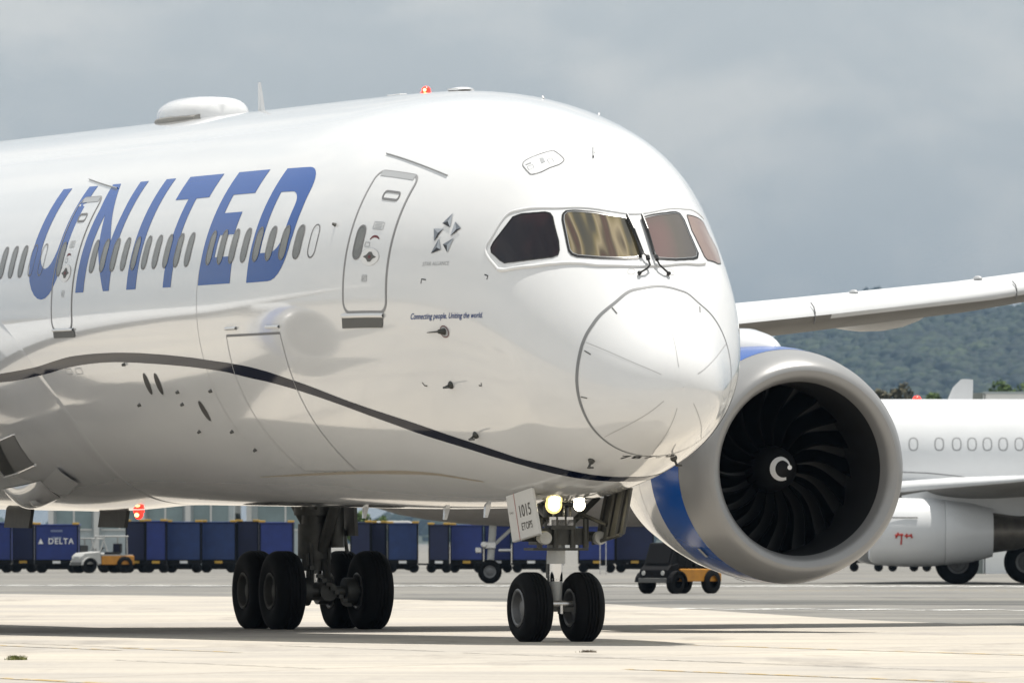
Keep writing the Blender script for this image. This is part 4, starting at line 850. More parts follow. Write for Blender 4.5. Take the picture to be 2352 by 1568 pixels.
# ------------------------------------------------------------------ second airliner, side on behind the nose
def bg_plane():
    SCL = 66.; Y = 315.; X0 = (1125-1176)/SCL       # nose gear station
    root = empty('narrow_body_airliner', (X0, Y, 0), 0)
    tag(root, 'plain white narrow body airliner parked side on behind the big airliner and its engine', 'airliner')
    WP = mat('second_airliner_paint', (.64, .65, .66), .22, var=.04, vscale=1)
    def Z(py): return 1.44+(1244-py)/SCL
    R = 2.05; zc = Z(917)-2.1
    prof = [(-5.2, .02, -.75), (-5.1, .3, -.72), (-4.8, .62, -.62), (-4.2, 1.02, -.45), (-3.2, 1.45, -.26), (-2, 1.78, -.1), (-.6, 1.98, -.02), (1, 2.05, 0), (24, 2.05, 0), (28, 1.8, .25), (32, 1.2, .8), (35, .6, 1.2), (36.5, .2, 1.35)]
    rings = [[Vector((x, r*math.cos(t_), zc+dz+r*(1.03 if math.sin(t_) > 0 else 1.13)*math.sin(t_))) for t_ in np.linspace(0, 2*PI, 72, endpoint=False)] for x, r, dz in prof]
    fu = MB().loft(rings).build('fuselage', WP, root, smooth=True); wing_lower(fu, mat('second_airliner_belly_shade', (.26, .24, .22), .6, spec=.1, var=.1))  # downward faces get a darker grey that paints in the belly's own shade
    GL = mat('second_airliner_window', (.62, .63, .64), .25); FR = mat('second_airliner_window_rim', (.27, .275, .28), .5)
    zw = Z(1021)-zc; t_w = math.asin(zw/2.11); yw = -2.05*math.cos(t_w)
    wx = [2093, 2152, 2192, 2227, 2262, 2298, 2335]+[2335+35.5*k for k in range(1, 18)]+[2152-59*2-35.5*k for k in range(6, 18)]
    for px in wx:
        x = (px-1176)/SCL-X0
        def oval(rx, rz, off):
            out = []
            for k in range(16):
                a = 2*PI*k/16; cx, cz = math.cos(a), math.sin(a)
                zz = zw+rz*np.sign(cz)*abs(cz)**.75; tt = math.asin(zz/2.11); out.append(Vector((x+rx*np.sign(cx)*abs(cx)**.75, -(2.05+off)*math.cos(tt), zc+(2.11+off)*math.sin(tt))))
            return out
        w_ = mesh('cabin_window', oval(.125, .19, .012), [tuple(range(16))], GL, root)
        o1, o2 = oval(.17, .235, .008), oval(.12, .185, .010)
        mesh('window_rim', o1+o2, [(k, (k+1) % 16, 16+(k+1) % 16, 16+k) for k in range(16)], FR, w_)
    xb = (2107-1176)/SCL-X0
    MB().lathe([(0, .14), (.06, .13), (.11, .08), (.13, .001)], (xb, 0, zc+2.105), 'z', 12).build('beacon_light', BEACON, root, smooth=True)
    WG = mat('second_airliner_wing', (.52, .53, .54), .5, spec=.2, var=.06)
    # near wing comes toward the camera from the root, far wing goes away
    def sec(x0, c_, y, z_, th_, inc=.02): return [Vector((x0+x*c_, y, z_-x*c_*inc+t_*th_)) for x, t_ in zip(ax_, at_)]+[Vector((x0+x*c_, y, z_-x*c_*inc-t_*th_)) for x, t_ in list(zip(ax_, at_))[1:-1]][::-1]
    xr = (2030-1176)/SCL-X0-1.2
    for s in (-1, 1):
        q = (0, 2.2, 5.0, 8.0) if s < 0 else (0, 1.0, 2.2, 3.6)
        wg = MB().loft([sec(xr-.6+q[0], 8.0, s*1.2, Z(1130)-.1, .95), sec(xr+q[1], 5.6, s*5.5, Z(1124)+.05, .75), sec(xr+q[2], 3.9, s*11, Z(1112)+.05, .45), sec(xr+q[3], 1.7, s*16.6, Z(1090) if s < 0 else 5.0, .2)]).build('wing', WG, root, smooth=True, angle=60); wing_lower(wg, WLOW)  # underside shade painted on with the darkened lower grey
        bx = xr+q[3]; zb_ = Z(1090) if s < 0 else 5.0
        MB().loft([sec(bx, 1.5, s*16.6, zb_, .14, 0), sec(bx+.45, 1.1, s*17.0, zb_+1.2, .10, 0), sec(bx+.85, .75, s*17.2, zb_+2.1, .08, 0), sec(bx+1.15, .45, s*17.25, zb_+2.4, .04, 0)]).build('winglet', WP, wg, smooth=True, angle=60)
    MB().loft([[Vector((xr+3+dx, .95*math.cos(t_)*k*2, Z(1150)+.75*math.sin(t_)*k)) for t_ in np.linspace(0, 2*PI, 24, endpoint=False)] for dx, k in ((-5.5, .1), (-4, .7), (-2, 1), (3, 1), (5, .7), (7, .1))]).build('wing_fairing', WLOW, root, smooth=True)  # dark grey here paints in the wing's shadow on the fairing
    strip_pts = [Vector(((px-1176)/SCL-X0, -2.0*math.sqrt(max(0, 1-((Z(py)-zc)/2.13)**2))-.05, Z(py))) for px, py in ((1960, 1086), (2060, 1084), (2130, 1087), (2190, 1093), (2235, 1100))]
    MB().path(strip_pts, .022, 6).build('fairing_seam', LINE, root)
    # engine under the near wing
    for s in (-1, 1):
        xc = (1990-1176)/SCL-X0; c = Vector((xc, s*5.6, Z(1222)))
        en = MB().lathe([(0, .85), (-.12, .95), (0, 1.06), (.5, 1.15), (1.1, 1.18), (2.0, 1.17), (2.45, 1.12)], c, 'x', 56).build('engine', WP, root, smooth=True)
        MB().lathe([(2.46, 1.118), (2.48, 1.125), (3.4, 1.02), (4.1, .84), (4.12, .6)], c, 'x', 56).build('thrust_reverser', WP, en, smooth=True)
        MB().lathe([(4.0, .72), (4.9, .6), (5.3, .5), (5.3, .01)], c, 'x', 40).build('exhaust_nozzle', mat('exhaust_metal', (.16, .145, .125), .4, metal=.7, var=.3), en, smooth=True)
        MB().lathe([(.8, .95), (.8, .01)], c, 'x', 32).build('fan', BLACK, en)
        MB().loft([[c+Vector((x, w_*dy, z_+dz)) for dy, dz in ((-1, 0), (1, 0), (1, h_), (-1, h_))] for x, w_, z_, h_ in ((1.0, .12, 1.0, .25), (2.6, .25, .8, .75), (5, .22, .55, .9), (7, .1, .7, .7))]).build('pylon', WG, en)
        if s < 0:
            MB().loft([[c+Vector((x, -math.sqrt(max(.01, 1.19**2-z_*z_))-.01-o_, z_)) for z_, o_ in ((.52, 0), (.50, .05*q_+.002), (.48, 0))] for x, q_ in ((.35, 0), (1.5, 1))]).build('nacelle_strake', STRUTD, en)
            rm = MB()
            def nz(x, z_): return c+Vector((x, -math.sqrt(1.17**2-z_*z_)-.02, z_))
            for (x0, z0_, x1, z1_) in ((.72, -.10, 1.0, -.08), (.95, -.05, .93, -.42), (1.05, -.12, 1.28, -.12), (1.12, -.05, 1.12, -.2), (.75, -.2, .84, -.02), (1.26, -.06, 1.3, -.2)): rm.tube(nz(x0, z0_), nz(x1, z1_), .032, n=5)
            rm.build('red_marking', REDB, en)
    # landing gear
    def wl(x, y, R, w_, parent):
        MB().lathe(tyre_mesh(R, w_, R*.5, 1), (x, y, R-.01), 'y', 36).build('tyre', TYRE, parent, smooth=True, angle=50)
        for sg in (-1, 1): MB().lathe([(sg*w_*.44, R*.52), (sg*w_*.4, R*.42), (sg*w_*.25, R*.38), (sg*w_*.3, R*.18), (sg*w_*.42, R*.15), (sg*w_*.42, .001)], (x, y, R-.01), 'y', 24).build('rim', RIM, parent, smooth=True, angle=35)
    ngr = MB().tube((0, 0, .45), (.15, 0, 2.6), .12, .14, 12).tube((.1, 0, 1.3), (1.3, 0, 2.4), .06, n=8).build('nose_gear', STRUTW, root, smooth=True)
    for y in (-.25, .25): wl(0, y, .42, .24, ngr)
    MB().box(-.25, .2, -.2, .2, 1.2, 1.45).box(-.5, -.3, -.12, .1, 1.05, 1.25).box(.3, .75, -.08, .08, 1.1, 1.2).tube((-.2, -.3, 1.35), (-.2, .3, 1.35), .12, n=10).build('steering_unit', ALU, ngr, bevel=.05)
    xg = (2188-1176)/SCL-X0
    for s in (-1, 1):
        mgr = MB().tube((xg+(.0 if s < 0 else 2.75), s*3.4, .6), (xg+(.05 if s < 0 else 2.75), s*3.2, 3.2), .17, n=12).build('main_gear', STRUTW, root, smooth=True)
        for dy in (-.45, .45): wl(xg+(0 if s < 0 else 2.75), s*3.4+dy, .74, .42, mgr)
    m_ = MB(); slab([(28.5, 6, 0, zc+1.6, .5, True), (33.6, 2.2, 0, zc+7.6, .25, True)]).build('tail_fin', WP, root, smooth=True)
bg_plane()

# ------------------------------------------------------------------ baggage carts in a row far behind
CB = mat('cart_blue', (.006, .024, .17), .5, var=.2, vscale=2); CB2 = mat('cart_dark_blue', (.0035, .010, .055), .55, var=.2, vscale=2); CT = mat('cart_teal_curtain', (.008, .032, .13), .6, var=.25, vscale=2)
CF = mat('cart_chassis', (.006, .006, .007), .7, spec=.15); CY = mat('cart_yellow', (.50, .30, .04), .5)
def cart(px0, px1, py_top, curtain, Yd, label, text=False, depth=1.7):
    sc = 20770/Yd; x0, x1 = (px0-1176)/sc, (px1-1176)/sc; L = x1-x0; zt = 1.44+(1244-py_top)/sc
    root = empty('baggage_cart', ((x0+x1)/2, Yd, 0)); tag(root, label, 'baggage cart', 'blue baggage carts parked in a row')
    h = L/2
    fr = MB().box(-h, h, 0, depth, .42, .60).box(-h+.1, h-.1, .3, depth-.3, .16, .42)
    for sx in (-h+.03, h-.03):
        for y in (.03, depth-.03): fr.box(sx-.03, sx+.03, y-.03, y+.03, .6, zt-.06)
    fr.build('frame', CF, root)
    MB().box(-h-.04, h+.04, -.05, depth+.05, zt-.07, zt).build('roof', curtain, root, bevel=.02)
    MB().box(-h+.02, h-.02, depth-.06, depth-.02, .6, zt-.07).build('back_panel', curtain, root)
    for sx in (-1, 1): MB().box(sx*(h-.04)-.015, sx*(h-.04)+.015, .06, depth-.08, .6, zt-.07).build('side_panel', curtain, root)
    nfold = max(8, int(L*7)); v = []; f = []
    for k in range(nfold*2+1):
        x = -h+.06+(L-.12)*k/(nfold*2); y = .03+(.022 if k % 2 else -.012)
        v += [(x, y, .62), (x, y, zt-.08)]
        if k: f.append((2*k-2, 2*k, 2*k+1, 2*k-1))
    c_ = mesh('front_curtain', v, f, curtain, root, smooth=True)
    for sx in (-h*.72, h*.72):
        for y in (.12, depth-.12):
            MB().lathe([(-.09, .1), (-.09, .2), (-.06, .235), (.06, .235), (.09, .2), (.09, .1), (.09, .001)], (sx, y, .23), 'y', 18).build('wheel', TYRE, root, smooth=True, angle=50)
    MB().box(h, h+.55, depth/2-.04, depth/2+.04, .36, .44).tube((h+.5, depth/2, .4), (h+.62, depth/2, .4), .06, n=8).build('tow_bar', CF, root)
    for sx in (-h+.12, h-.12): MB().box(sx-.16, sx+.16, -.09, .05, zt-.02, zt+.07).build('corner_latch', CY, root, bevel=.015)
    MB().box(-.18, .18, -.06, 0, .44, .56).build('reflector', WHITE if random.random() < .5 else CY, root)
    if text:
        v, f = text_mesh('DELTA', .36, 0, 1.15, .006); v[:, 0] -= v[:, 0].mean()
        mesh('cart_lettering', [(p[0]*1.0+.14, -.025, zt-.92+p[1]*1.05) for p in v], f, WHITE, c_)
        t_ = MB()
        for q in ([(-.86, 0), (-.62, 0), (-.74, .25)],): t_.add([(x, -.026, zt-.92+z_) for x, z_ in q], [(0, 1, 2)])
        t_.build('cart_emblem', WHITE, c_)
        for k, (w_, dz) in enumerate(((.55, .30), (.44, .62))): 
            v, f = text_mesh('AIR LINES' if k == 1 else 'CARGO', .17, 0, 1.0, .004); v[:, 0] -= v[:, 0].mean(); 
            m2_ = MB(); m2_.box(-w_/2, w_/2, -.024, -.022, zt-dz-.06, zt-dz+.03); m2_.build('cart_label', mat('faded_label', (.16, .20, .32), .5), c_)
CARTS = [(-60, 24, 1199, CB, 424, 'blue baggage cart cut off by the left edge, behind the first belly mast'), (30, 76, 1202, CB2, 427, 'narrow dark blue baggage cart just right of the first belly mast'),
         (82, 180, 1203, CB, 422, 'blue baggage cart with white DELTA lettering on its curtain'),
         (288, 332, 1196, CB2, 424, 'dark blue cart standing right under the lit red belly beacon'), (336, 380, 1195, CB, 423, 'bright blue cart with faded white lettering, right of the red belly beacon'),
         (384, 460, 1197, CT, 424, 'dark teal curtain baggage cart, left of two teal carts'), (464, 540, 1197, CT, 425, 'dark teal curtain baggage cart, right of two teal carts and left of the main wheels'),
         (546, 592, 1196, CB2, 426, 'dark baggage cart seen above the rearmost main wheels'), (598, 672, 1198, CB, 424, 'blue baggage cart just left of the main gear strut'),
         (806, 850, 1198, CB2, 425, 'very dark blue baggage cart touching the right side of the main gear'), (854, 886, 1199, CB2, 427, 'narrow very dark cart right of the main wheels'),
         (892, 958, 1200, CT, 424, 'teal blue baggage cart midway between main wheels and far nose wheel'), (986, 1030, 1203, CB2, 423, 'dark blue cart with yellow base left of the far nose wheel'),
         (1036, 1108, 1204, CB, 424, 'bright blue baggage cart behind the far airliner nose wheel'), (1114, 1172, 1204, CB, 426, 'blue baggage cart between the far nose wheel and the numbered gear door'),
         (1178, 1262, 1206, CB, 424, 'blue baggage cart behind the near nose gear strut'), (1330, 1412, 1207, CB, 424, 'blue baggage cart right of the nose gear, with grey pole before it'), (1416, 1500, 1206, CB2, 426, 'blue baggage cart next to the big engine cowl')]
for k, c in enumerate(CARTS): cart(c[0]-(2 if k not in (3,) else 0), c[1]+(2 if k != 2 else 0), *c[2:5], c[5], text=(k == 2))
for k, (p0, p1) in enumerate(((1950, 2030), (2040, 2110), (2120, 2180), (2250, 2300))):
    sc = 20770/440; x0, x1 = (p0-1176)/sc, (p1-1176)/sc; h = (x1-x0)/2
    r = empty('cargo_dolly', ((x0+x1)/2, 440, 0)); tag(r, 'low dark cargo dolly under the far engine, %s' % ('leftmost of the dollies', 'second dolly from the left', 'third dolly, behind the far main wheel', 'rightmost dolly between the far main wheels')[k], 'dolly', 'cargo dollies behind the far airliner')
    MB().box(-h, h, 0, 1.5, .42, .62).build('bed', CF, r)
    for sx in (-.7*h, .7*h): MB().lathe([(-.1, .1), (-.1, .22), (.1, .22), (.1, .001)], (sx, .1, .22), 'y', 16).build('wheel', TYRE, r)
    MB().box(-h*.8, h*.8, .2, 1.3, .62, 1.0).build('roller_deck', DKGREY, r)
    MB().box(-h-.03, -h+.03, 0, .06, .4, 1.15).build('stake', CY if k == 0 else CF, r)

# ------------------------------------------------------------------ tractors
TB = mat('tractor_black', (.008, .008, .009), .7, spec=.12, var=.2); TO = mat('tractor_orange', (.47, .20, .015), .5, var=.2, vscale=4); TW = mat('tractor_white', (.40, .40, .385), .45, var=.1)
def tractor(name, loc, rz, body, rear, label, s=1.0, closed=False):
    r = empty(name, loc, rz); r.scale = (s, s, s); tag(r, label, 'tractor')
    xb_ = -.72 if closed else -.30
    m_ = MB(); m_.loft([[Vector((x, y, z_)) for x, y, z_ in ((-1.35, sy*.62, .42), (-1.35, sy*.62, .78), (-1.15, sy*.62, .95), (xb_-.05, sy*.62, 1.02), (xb_, sy*.62, .42))] for sy in (-1, 1)]); m_.build('bonnet', body, r, bevel=.04)
    MB().box(xb_, 1.35, -.66, .66, .40, .82).build('rear_body', rear, r, bevel=.03)
    MB().box(-.3, 1.3, -.6, .6, .82, .88).build('deck', body, r)
    MB().box(.25, .75, -.45, .45, .88, 1.0).box(.70, .82, -.45, .45, .95, 1.4).build('seat', BLACK, r, bevel=.03)
    cab = MB()
    for x, y in ((-.42, -.6), (-.42, .6), (1.0, -.6), (1.0, .6)): cab.tube((x, y, .9), (x+(.3 if x < 0 else 0), y*.93, 1.72), .035, n=8)
    cab.build('roof_post', body, r); MB().box(-.18, 1.08, -.62, .62, 1.70, 1.77).build('roof', body, r, bevel=.03)
    MB().tube((-.2, 0, .95), (.05, 0, 1.2), .025, n=6).tube((.03, -.16, 1.2), (.03, .16, 1.2), .02, n=6).build('steering_wheel', BLACK, r)
    if closed:
        MB().loft([[Vector((x, y, z_)) for x, z_ in ((-1.2, .85), (-.85, 1.68), (-.1, 1.70), (-.05, .85))] for y in (-.6, .6)]).build('cab', body, r, bevel=.05)
        MB().loft([[Vector((x, y, z_)) for x, z_ in ((-1.16, 1.0), (-.92, 1.58))] + [Vector((x-.02, y, z_)) for x, z_ in ((-.92, 1.58), (-1.16, 1.0))] for y in (-.5, .5)]).build('windscreen', CF, r)
        for y in (-.61, .61): MB().box(-.80, -.2, y-.006, y+.006, 1.08, 1.58).build('side_window', CF, r)
    MB().box(-1.42, -1.34, -.6, .6, .36, .52).build('bumper', DKGREY, r, bevel=.02)
    for y in (-.42, .42): MB().lathe([(0, .001), (0, .075), (.05, .08)], (-1.375, y, .68), 'x', 14).build('headlight', STRUTW, r)
    for x, R in ((-.95, .36), (.85, .40)):
        for y in (-.62, .62): MB().lathe([(-.13, R*.5), (-.13, R*.85), (-.09, R), (.09, R), (.13, R*.85), (.13, R*.5), (.09, R*.45), (.09, .001)], (x, y, R-.005), 'y', 26).build('wheel', TYRE, r, smooth=True, angle=50)
    for y in (-.68, .68): MB().loft([[Vector((-.95+.42*math.cos(t_), y+dy, .34+.42*math.sin(t_))) for t_ in np.linspace(.1, PI-.1, 9)]+[Vector((-.95+.38*math.cos(t_), y+dy, .34+.38*math.sin(t_))) for t_ in np.linspace(PI-.1, .1, 9)] for dy in (-.13, .13)]).build('fender', body, r)
    return r
sc = 20770/258
tractor('baggage_tractor', ((1562-1176)/sc, 258, float(g(258))+.002), rad(48), TB, TO, 'black baggage tractor with orange rear body half hidden behind the big engine', .86, True)
sc = 20770/420
tractor('baggage_tractor', ((236-1176)/sc, 420, .002), rad(25), TW, TO, 'white baggage tractor with orange rear panel in the gap between blue carts', .98)
tractor('baggage_tractor', ((205-1176)/sc, 426, .002), rad(150), TW, TB, 'white baggage tractor with dark rear parked behind the DELTA cart end', .92)
# grey sign pole before the carts
px_ = (1385-1176)/(20770/400); r = tag(MB().tube((px_-.13, 400, 0), (px_-.13, 400, 2.3), .02, n=6).tube((px_+.13, 400, 0), (px_+.13, 400, 2.3), .02, n=6).box(px_-.16, px_+.16, 399.97, 400.03, .2, .4).build('marker_pole', ALU), 'thin grey twin pole marker standing before the blue carts right of the nose gear', 'pole')

# ------------------------------------------------------------------ terminal buildings, trees, hill
BW = mat('terminal_wall', (.42, .47, .48), .6, var=.08); BD = mat('terminal_glass', (.22, .29, .30), .25, var=.3, vscale=.4); BR = mat('terminal_column', (.60, .60, .58), .6)
def terminal(x0, x1, Y, h, label, step=2.6):
    r = empty('terminal_building', ((x0+x1)/2, Y, 0)); tag(r, label, 'building')
    w_ = (x1-x0)/2; MB().box(-w_, w_, 0, 14, 0, h).build('wall', BW, r); MB().box(-w_-.4, w_+.4, -.8, 14.4, h, h+.45).build('roof', BR, r, bevel=.05)
    n = int(2*w_/step)
    for k in range(n):
        xa = -w_+2*w_*(k+.12)/n; xb = -w_+2*w_*(k+.88)/n
        o = MB().box(xa, xb, -.06, -.02, 2.2, h-.5).build('window', BD, r)
        MB().box(xa-.05, xb+.05, -.10, -.06, 2.1, 2.2).box((xa+xb)/2-.05, (xa+xb)/2+.05, -.10, -.06, 2.2, h-.5).build('window_frame', BR, o)
        MB().box(-w_+2*w_*k/n-.15, -w_+2*w_*k/n+.15, -.5, -.1, 0, h).build('column', BR, r)
terminal(-26.5, -16, 520, 6.2, 'pale grey terminal block seen under the belly at the far left')
terminal(-15.2, -11, 523, 5.2, 'greenish glazed terminal front seen under the belly left of the main gear')
# white low block behind the second airliner's back
sc = 20770/410; r = empty('service_block', ((2330-1176)/sc, 410, 0)); tag(r, 'white flat roofed block showing above the far airliner fuselage at the right edge', 'building')
hz = 1.44+(1244-899)/sc
MB().box(-1.3, 1.1, 0, 4, 0, hz-.1).build('wall', mat('block_white', (.85, .85, .83), .5, var=.04), r); MB().box(-1.36, 1.16, -.06, 4.06, hz-.1, hz).build('roof_edge', BW, r); MB().box(1.12, 3.5, .5, 3.5, 0, hz-.12).build('annex', DKGREY, r)
MB().box(-1.9, -1.4, .5, 1.5, 0, hz-.05).build('frame_tower', mat('tower_grey', (.25, .27, .25), .6), r)

LEAF = {}
def leafm(name, c0, c1):
    m = bpy.data.materials.new(name); m.use_nodes = True; t = m.node_tree; b = t.nodes['Principled BSDF']; b.inputs['Roughness'].default_value = .7; b.inputs['Specular IOR Level'].default_value = .2
    geo = t.nodes.new('ShaderNodeNewGeometry'); r = t.nodes.new('ShaderNodeValToRGB'); r.color_ramp.elements[0].color = (*c0, 1); r.color_ramp.elements[1].color = (*c1, 1)
    t.links.new(geo.outputs['Random Per Island'], r.inputs[0]); t.links.new(r.outputs[0], b.inputs['Base Color']); return m
GREEN = leafm('leaf_green', (.035, .065, .018), (.10, .15, .04)); BROWN = leafm('leaf_brown', (.045, .042, .026), (.11, .10, .06)); OLIVE = leafm('leaf_olive', (.04, .055, .02), (.09, .11, .04))
BARK = mat('bark', (.10, .075, .05), .9, var=.3)
def crown(cx, cz, rx, rz, ry, n, size, lobes=7, gap=.5):
    cs = []
    for k in range(lobes):
        a = rng.uniform(0, 2*PI); u = rng.uniform(-.7, .8); q = math.sqrt(1-u*u)*rng.uniform(.3, .8)
        cs.append((cx+rx*q*math.cos(a), ry*q*math.sin(a), cz+rz*u*.75, rng.uniform(.30, .52)))
    v = np.zeros((n*4, 3)); 
    k = rng.integers(0, lobes, n); C = np.array(cs)[k]
    d = rng.normal(size=(n, 3)); d /= np.linalg.norm(d, axis=1)[:, None]; rr = rng.uniform(.55, 1, n)**.6
    P = C[:, :3]+d*rr[:, None]*C[:, 3:4]*np.array([rx, ry, rz])
    u = rng.normal(size=(n, 3)); u /= np.linalg.norm(u, axis=1)[:, None]; w_ = np.cross(u, d); w_ /= np.linalg.norm(w_, axis=1)[:, None]+1e-9
    s = size*rng.uniform(.6, 1.3, n)[:, None]
    for q, (a, b) in enumerate(((-1, 0), (0, -.6), (1, 0), (0, .6))): v[q::4] = P+u*a*s+w_*b*s
    return v, np.arange(n*4).reshape(-1, 4)
def tree(px, py_top, Y, wpx, m, label, far=2.0):
    Y = Y*far; wpx = wpx*1.7
    sc = 20770/Y; X = (px-1176)/sc; top = 1.44+(1244-py_top)/sc; rx = wpx/sc/2; r = empty('tree', (X, Y, 0)); tag(r, label, 'tree', 'trees behind the far airliner')
    rz = top*.24 if far > 1.5 else top*.4; cz = top-rz*.92
    tk = MB(); tk.tube((0, 0, 0), (.1, 0, cz), .22, .10, 9)
    for k in range(6): a = rng.uniform(0, 2*PI); tk.tube((.05, 0, cz*rng.uniform(.6, .95)), (rx*.6*math.cos(a), rx*.6*math.sin(a), cz+rz*rng.uniform(0, .6)), .08, .02, 6)
    tk.build('trunk', BARK, r, smooth=True)
    v, f = crown(0, cz, rx, rz, rx, 2600, .10*rx+.05, 11); mesh('crown', v, f, m, r)
for t_ in [(1990, 884, 455, 70, OLIVE, 'greenish tree half hidden by the rim of the big engine'), (2022, 876, 450, 62, BROWN, 'tallest brown green tree just right of the big engine rim'), (2062, 886, 458, 60, BROWN, 'brown tree left of the red beacon on the far airliner'), (2095, 880, 452, 52, BROWN, 'brown tree right behind the red beacon on the far airliner'),
           (2130, 894, 456, 56, GREEN, 'low bright green tree between the red beacon and the winglet'), (2250, 902, 448, 50, OLIVE, 'low olive tree left of the white block'), (2292, 882, 470, 66, GREEN, 'green tree rising behind the white block'), (2340, 878, 475, 70, GREEN, 'tall green tree cut off by the right edge of the frame'),
           (2375, 884, 470, 60, GREEN, 'green tree just outside the right edge of the frame'), (828, 1176, 560, 45, GREEN, 'green tree under the belly beside the main gear strut', 1), (870, 1188, 566, 30, GREEN, 'small green tree under the belly, right of the strut', 1)]: tree(*t_)
# white panel van whose rounded roof shows above the dark carts
r = empty('panel_van', ((893-1176)/(20770/460), 460, 0)); tag(r, 'white panel van whose rounded roof shows above the dark carts right of the main gear', 'van')
MB().loft([[Vector((x, y, z_)) for y, z_ in ((-.9, .5), (-.95, 1.6), (-.8, zt_), (.8, zt_), (.95, 1.6), (.9, .5))] for x, zt_ in ((-1.4, 1.5), (-1.1, 2.2), (-.6, 2.5), (1.0, 2.52), (1.5, 2.3))]).build('body', TW, r, bevel=.08)
for x in (-.9, 1.0):
    for y in (-.85, .85): MB().lathe([(-.1, .1), (-.1, .32), (.1, .32), (.1, .001)], (x, y, .32), 'y', 16).build('wheel', TYRE, r)
MB().box(-.6, .9, -.97, -.94, 1.5, 2.1).build('side_window', BD, r)

# hill: terrain plus a wood that reads as one mass
HK = 3.5   # the hillside stands some eight to ten kilometres off
HX = np.linspace(-900, 900, 121); HYs = np.linspace(1900, 4300, 41)
def ridge(x):
    px = 1176+x*20770/2900.
    py = np.interp(px, [-4000, 300, 900, 1300, 1700, 1900, 2003, 2100, 2352, 3000, 5000, 8000], [1190, 1190, 1150, 1000, 760, 708, 688, 694, 676, 640, 760, 1100])
    return 1.44+(1244-py)/20770*2900-13
def hill_h(x, y):
    t_ = np.clip((y-1950)/950, 0, 1); t2 = np.clip((y-2900)/1400, 0, 1)
    return ridge(x)*(t_*t_*(3-2*t_))**.8*(1-.8*t2*t2)+6*np.sin(x*.021+y*.004)*t_+4*np.sin(x*.05+1.3)*np.sin(y*.011)*t_-1.
v = []; f = []
for x in HX:
    for y in HYs: v.append((HK*x, HK*y, HK*float(hill_h(x, y))))
for i in range(120):
    for j in range(40): f.append((i*41+j, (i+1)*41+j, (i+1)*41+j+1, i*41+j+1))
hl = tag(mesh('hill', v, f, mat('hill_soil', (.045, .055, .03), .95, var=.4, vscale=.02), smooth=True), kind='structure')
def ico():
    bm = bmesh.new(); bmesh.ops.create_icosphere(bm, subdivisions=2, radius=1); v = np.array([tuple(q.co) for q in bm.verts]); f = np.array([[q.index for q in fc.verts] for fc in bm.faces]); bm.free(); return v, f
iv, if_ = ico()
n = 9600; X = np.concatenate([rng.uniform(50, 170, 8400), rng.uniform(-300, 260, 1200)]); Y = 1960+(rng.uniform(0, 1, n)**.9)*980
Z = hill_h(X, Y); R = rng.uniform(.9, 3.6, n)*np.where(X > 50, 1, 1.4)
V = np.zeros((n, len(iv), 3)); 
for k in range(n):
    q = iv*(1+.17*rng.normal(size=(len(iv), 1)))*np.array([1, 1, .8])*R[k]; V[k] = q+np.array([X[k], Y[k], Z[k]+R[k]*.45])
Fc = (if_[None]+(np.arange(n)*len(iv))[:, None, None]).reshape(-1, 3)
me = bpy.data.meshes.new('forest'); V = V.reshape(-1, 3)*HK
me.vertices.add(len(V)); me.vertices.foreach_set('co', V.ravel()); me.loops.add(len(Fc)*3); me.loops.foreach_set('vertex_index', Fc.ravel().astype(np.int32))
me.polygons.add(len(Fc)); me.polygons.foreach_set('loop_start', np.arange(0, len(Fc)*3, 3, dtype=np.int32)); me.polygons.foreach_set('use_smooth', np.ones(len(Fc), dtype=bool)); me.update(calc_edges=True); me.validate()
fo = bpy.data.objects.new('forest', me); COL.objects.link(fo); me.materials.append(leafm('forest_leaves', (.007, .014, .009), (.026, .037, .018)))
t = me.materials[0].node_tree; b_ = t.nodes['Principled BSDF']; rp = [q for q in t.nodes if q.type == 'VALTORGB'][0]
geo = t.nodes.new('ShaderNodeNewGeometry'); nz = t.nodes.new('ShaderNodeTexNoise'); nz.inputs['Scale'].default_value = .017; nz.inputs['Detail'].default_value = 6; nz2 = t.nodes.new('ShaderNodeTexNoise'); nz2.inputs['Scale'].default_value = .2; nz2.inputs['Detail'].default_value = 3
t.links.new(geo.outputs['Position'], nz.inputs['Vector']); t.links.new(geo.outputs['Position'], nz2.inputs['Vector'])
cr2 = t.nodes.new('ShaderNodeValToRGB'); cr2.color_ramp.elements[0].position = .38; cr2.color_ramp.elements[1].position = .64; cr2.color_ramp.elements[0].color = (.55, .6, .7, 1); cr2.color_ramp.elements[1].color = (1.8, 1.7, 1.3, 1)
cr3 = t.nodes.new('ShaderNodeValToRGB'); cr3.color_ramp.elements[0].position = .35; cr3.color_ramp.elements[1].position = .65; cr3.color_ramp.elements[0].color = (.45, .45, .45, 1); cr3.color_ramp.elements[1].color = (1.5, 1.5, 1.5, 1)
t.links.new(nz.outputs['Fac'], cr2.inputs[0]); t.links.new(nz2.outputs['Fac'], cr3.inputs[0])
mA = t.nodes.new('ShaderNodeMixRGB'); mA.blend_type = 'MULTIPLY'; mA.inputs[0].default_value = 1; mB = t.nodes.new('ShaderNodeMixRGB'); mB.blend_type = 'MULTIPLY'; mB.inputs[0].default_value = 1
t.links.new(rp.outputs[0], mA.inputs[1]); t.links.new(cr2.outputs[0], mA.inputs[2]); t.links.new(mA.outputs[0], mB.inputs[1]); t.links.new(cr3.outputs[0], mB.inputs[2]); t.links.new(mB.outputs[0], b_.inputs['Base Color'])
tag(fo, 'dense green wood covering the hillside behind the wing', 'wood', kind='stuff')
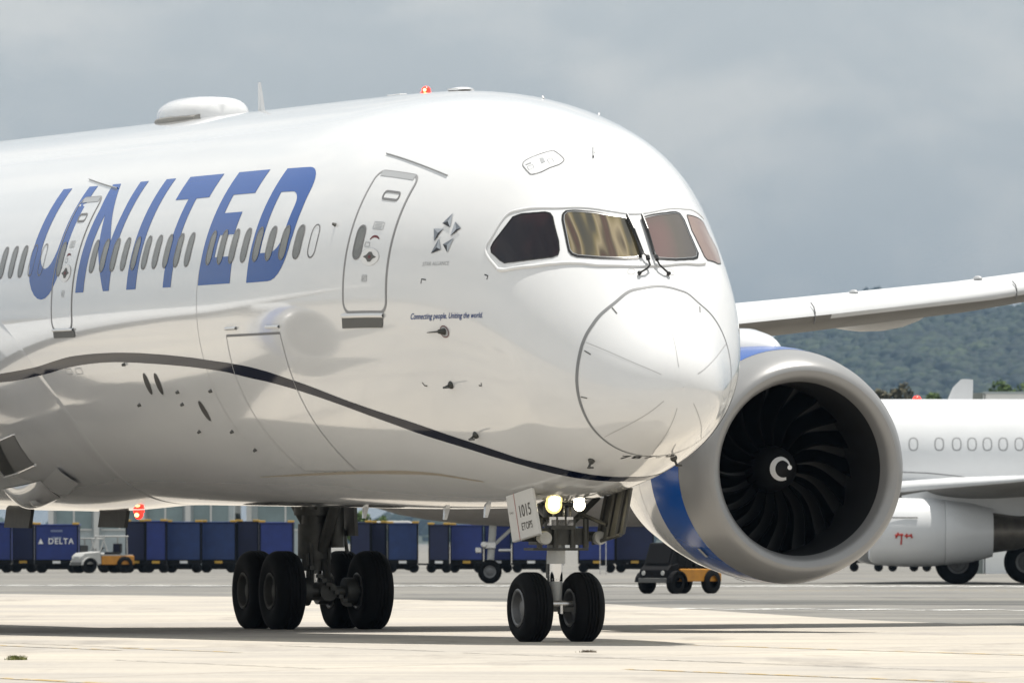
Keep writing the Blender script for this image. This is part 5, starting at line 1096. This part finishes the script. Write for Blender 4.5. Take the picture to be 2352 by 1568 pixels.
# one clump of trees breaking the ridge above the wing
sc = 20770/2850.; X0 = (2003-1176)/sc; r = empty('tree', (X0*HK, 2850*HK, HK*float(hill_h(X0, 2850)))); r.scale = (HK, HK, HK); tag(r, 'dark tree clump breaking the hill skyline just above the wing', 'tree')
zt_ = (1244-662)/sc-r.location.z/HK
MB().tube((0, 0, -1), (0, 0, zt_*.5), .5, .3, 8).build('trunk', BARK, r); v, f = crown(0, zt_*.74, 3.4, zt_*.40, 3, 1500, .5, 11); mesh('crown', v, f, leafm('leaf_dark', (.02, .03, .015), (.045, .055, .03)), r)

# ------------------------------------------------------------------ small things on the concrete
def blades(n, w_, d_, h_):
    v = []; f = []
    for k in range(n):
        x, y = rng.normal(0, w_), rng.normal(0, d_); a = rng.uniform(0, 2*PI); l = h_*rng.uniform(.5, 1.2); dx, dy = .6*l*math.cos(a), .6*l*math.sin(a); b = .006
        v += [(x-b*math.sin(a), y+b*math.cos(a), 0), (x+b*math.sin(a), y-b*math.cos(a), 0), (x+dx*.5, y+dy*.5, l*.7), (x+dx, y+dy, l)]; f += [(4*k, 4*k+1, 4*k+2), (4*k+1, 4*k+3, 4*k+2)]
    return v, f
v, f = blades(260, .06, .05, .055); o = mesh('grass_tuft', v, f, leafm('dry_grass', (.10, .12, .03), (.22, .22, .08))); o.location = (-5.97, 109, .02); tag(o, 'small dry grass tuft growing from a crack in the pale concrete at the lower left', 'grass', kind='stuff')
v, f = blades(120, .05, .04, .035); o = mesh('grass_tuft', v, f, MATS['bark']); o.location = (.98, 116.5, .02); tag(o, 'tiny dry weed in the concrete in front of the nose wheels', 'weed', kind='stuff')

# ------------------------------------------------------------------ haze over the far hillside
hz_m = bpy.data.materials.new('haze'); hz_m.use_nodes = True; t = hz_m.node_tree; t.nodes.clear()
ho = t.nodes.new('ShaderNodeOutputMaterial'); hv = t.nodes.new('ShaderNodeVolumePrincipled'); hv.inputs['Density'].default_value = .000065; hv.inputs['Color'].default_value = (.21, .31, .43, 1); hv.inputs['Anisotropy'].default_value = .2
t.links.new(hv.outputs[0], ho.inputs['Volume'])
tag(MB().box(-4200, 4200, -60, 16000, -1.2, 420).build('haze', hz_m), 'thin pale haze that greys the wooded hillside', 'haze', kind='stuff')
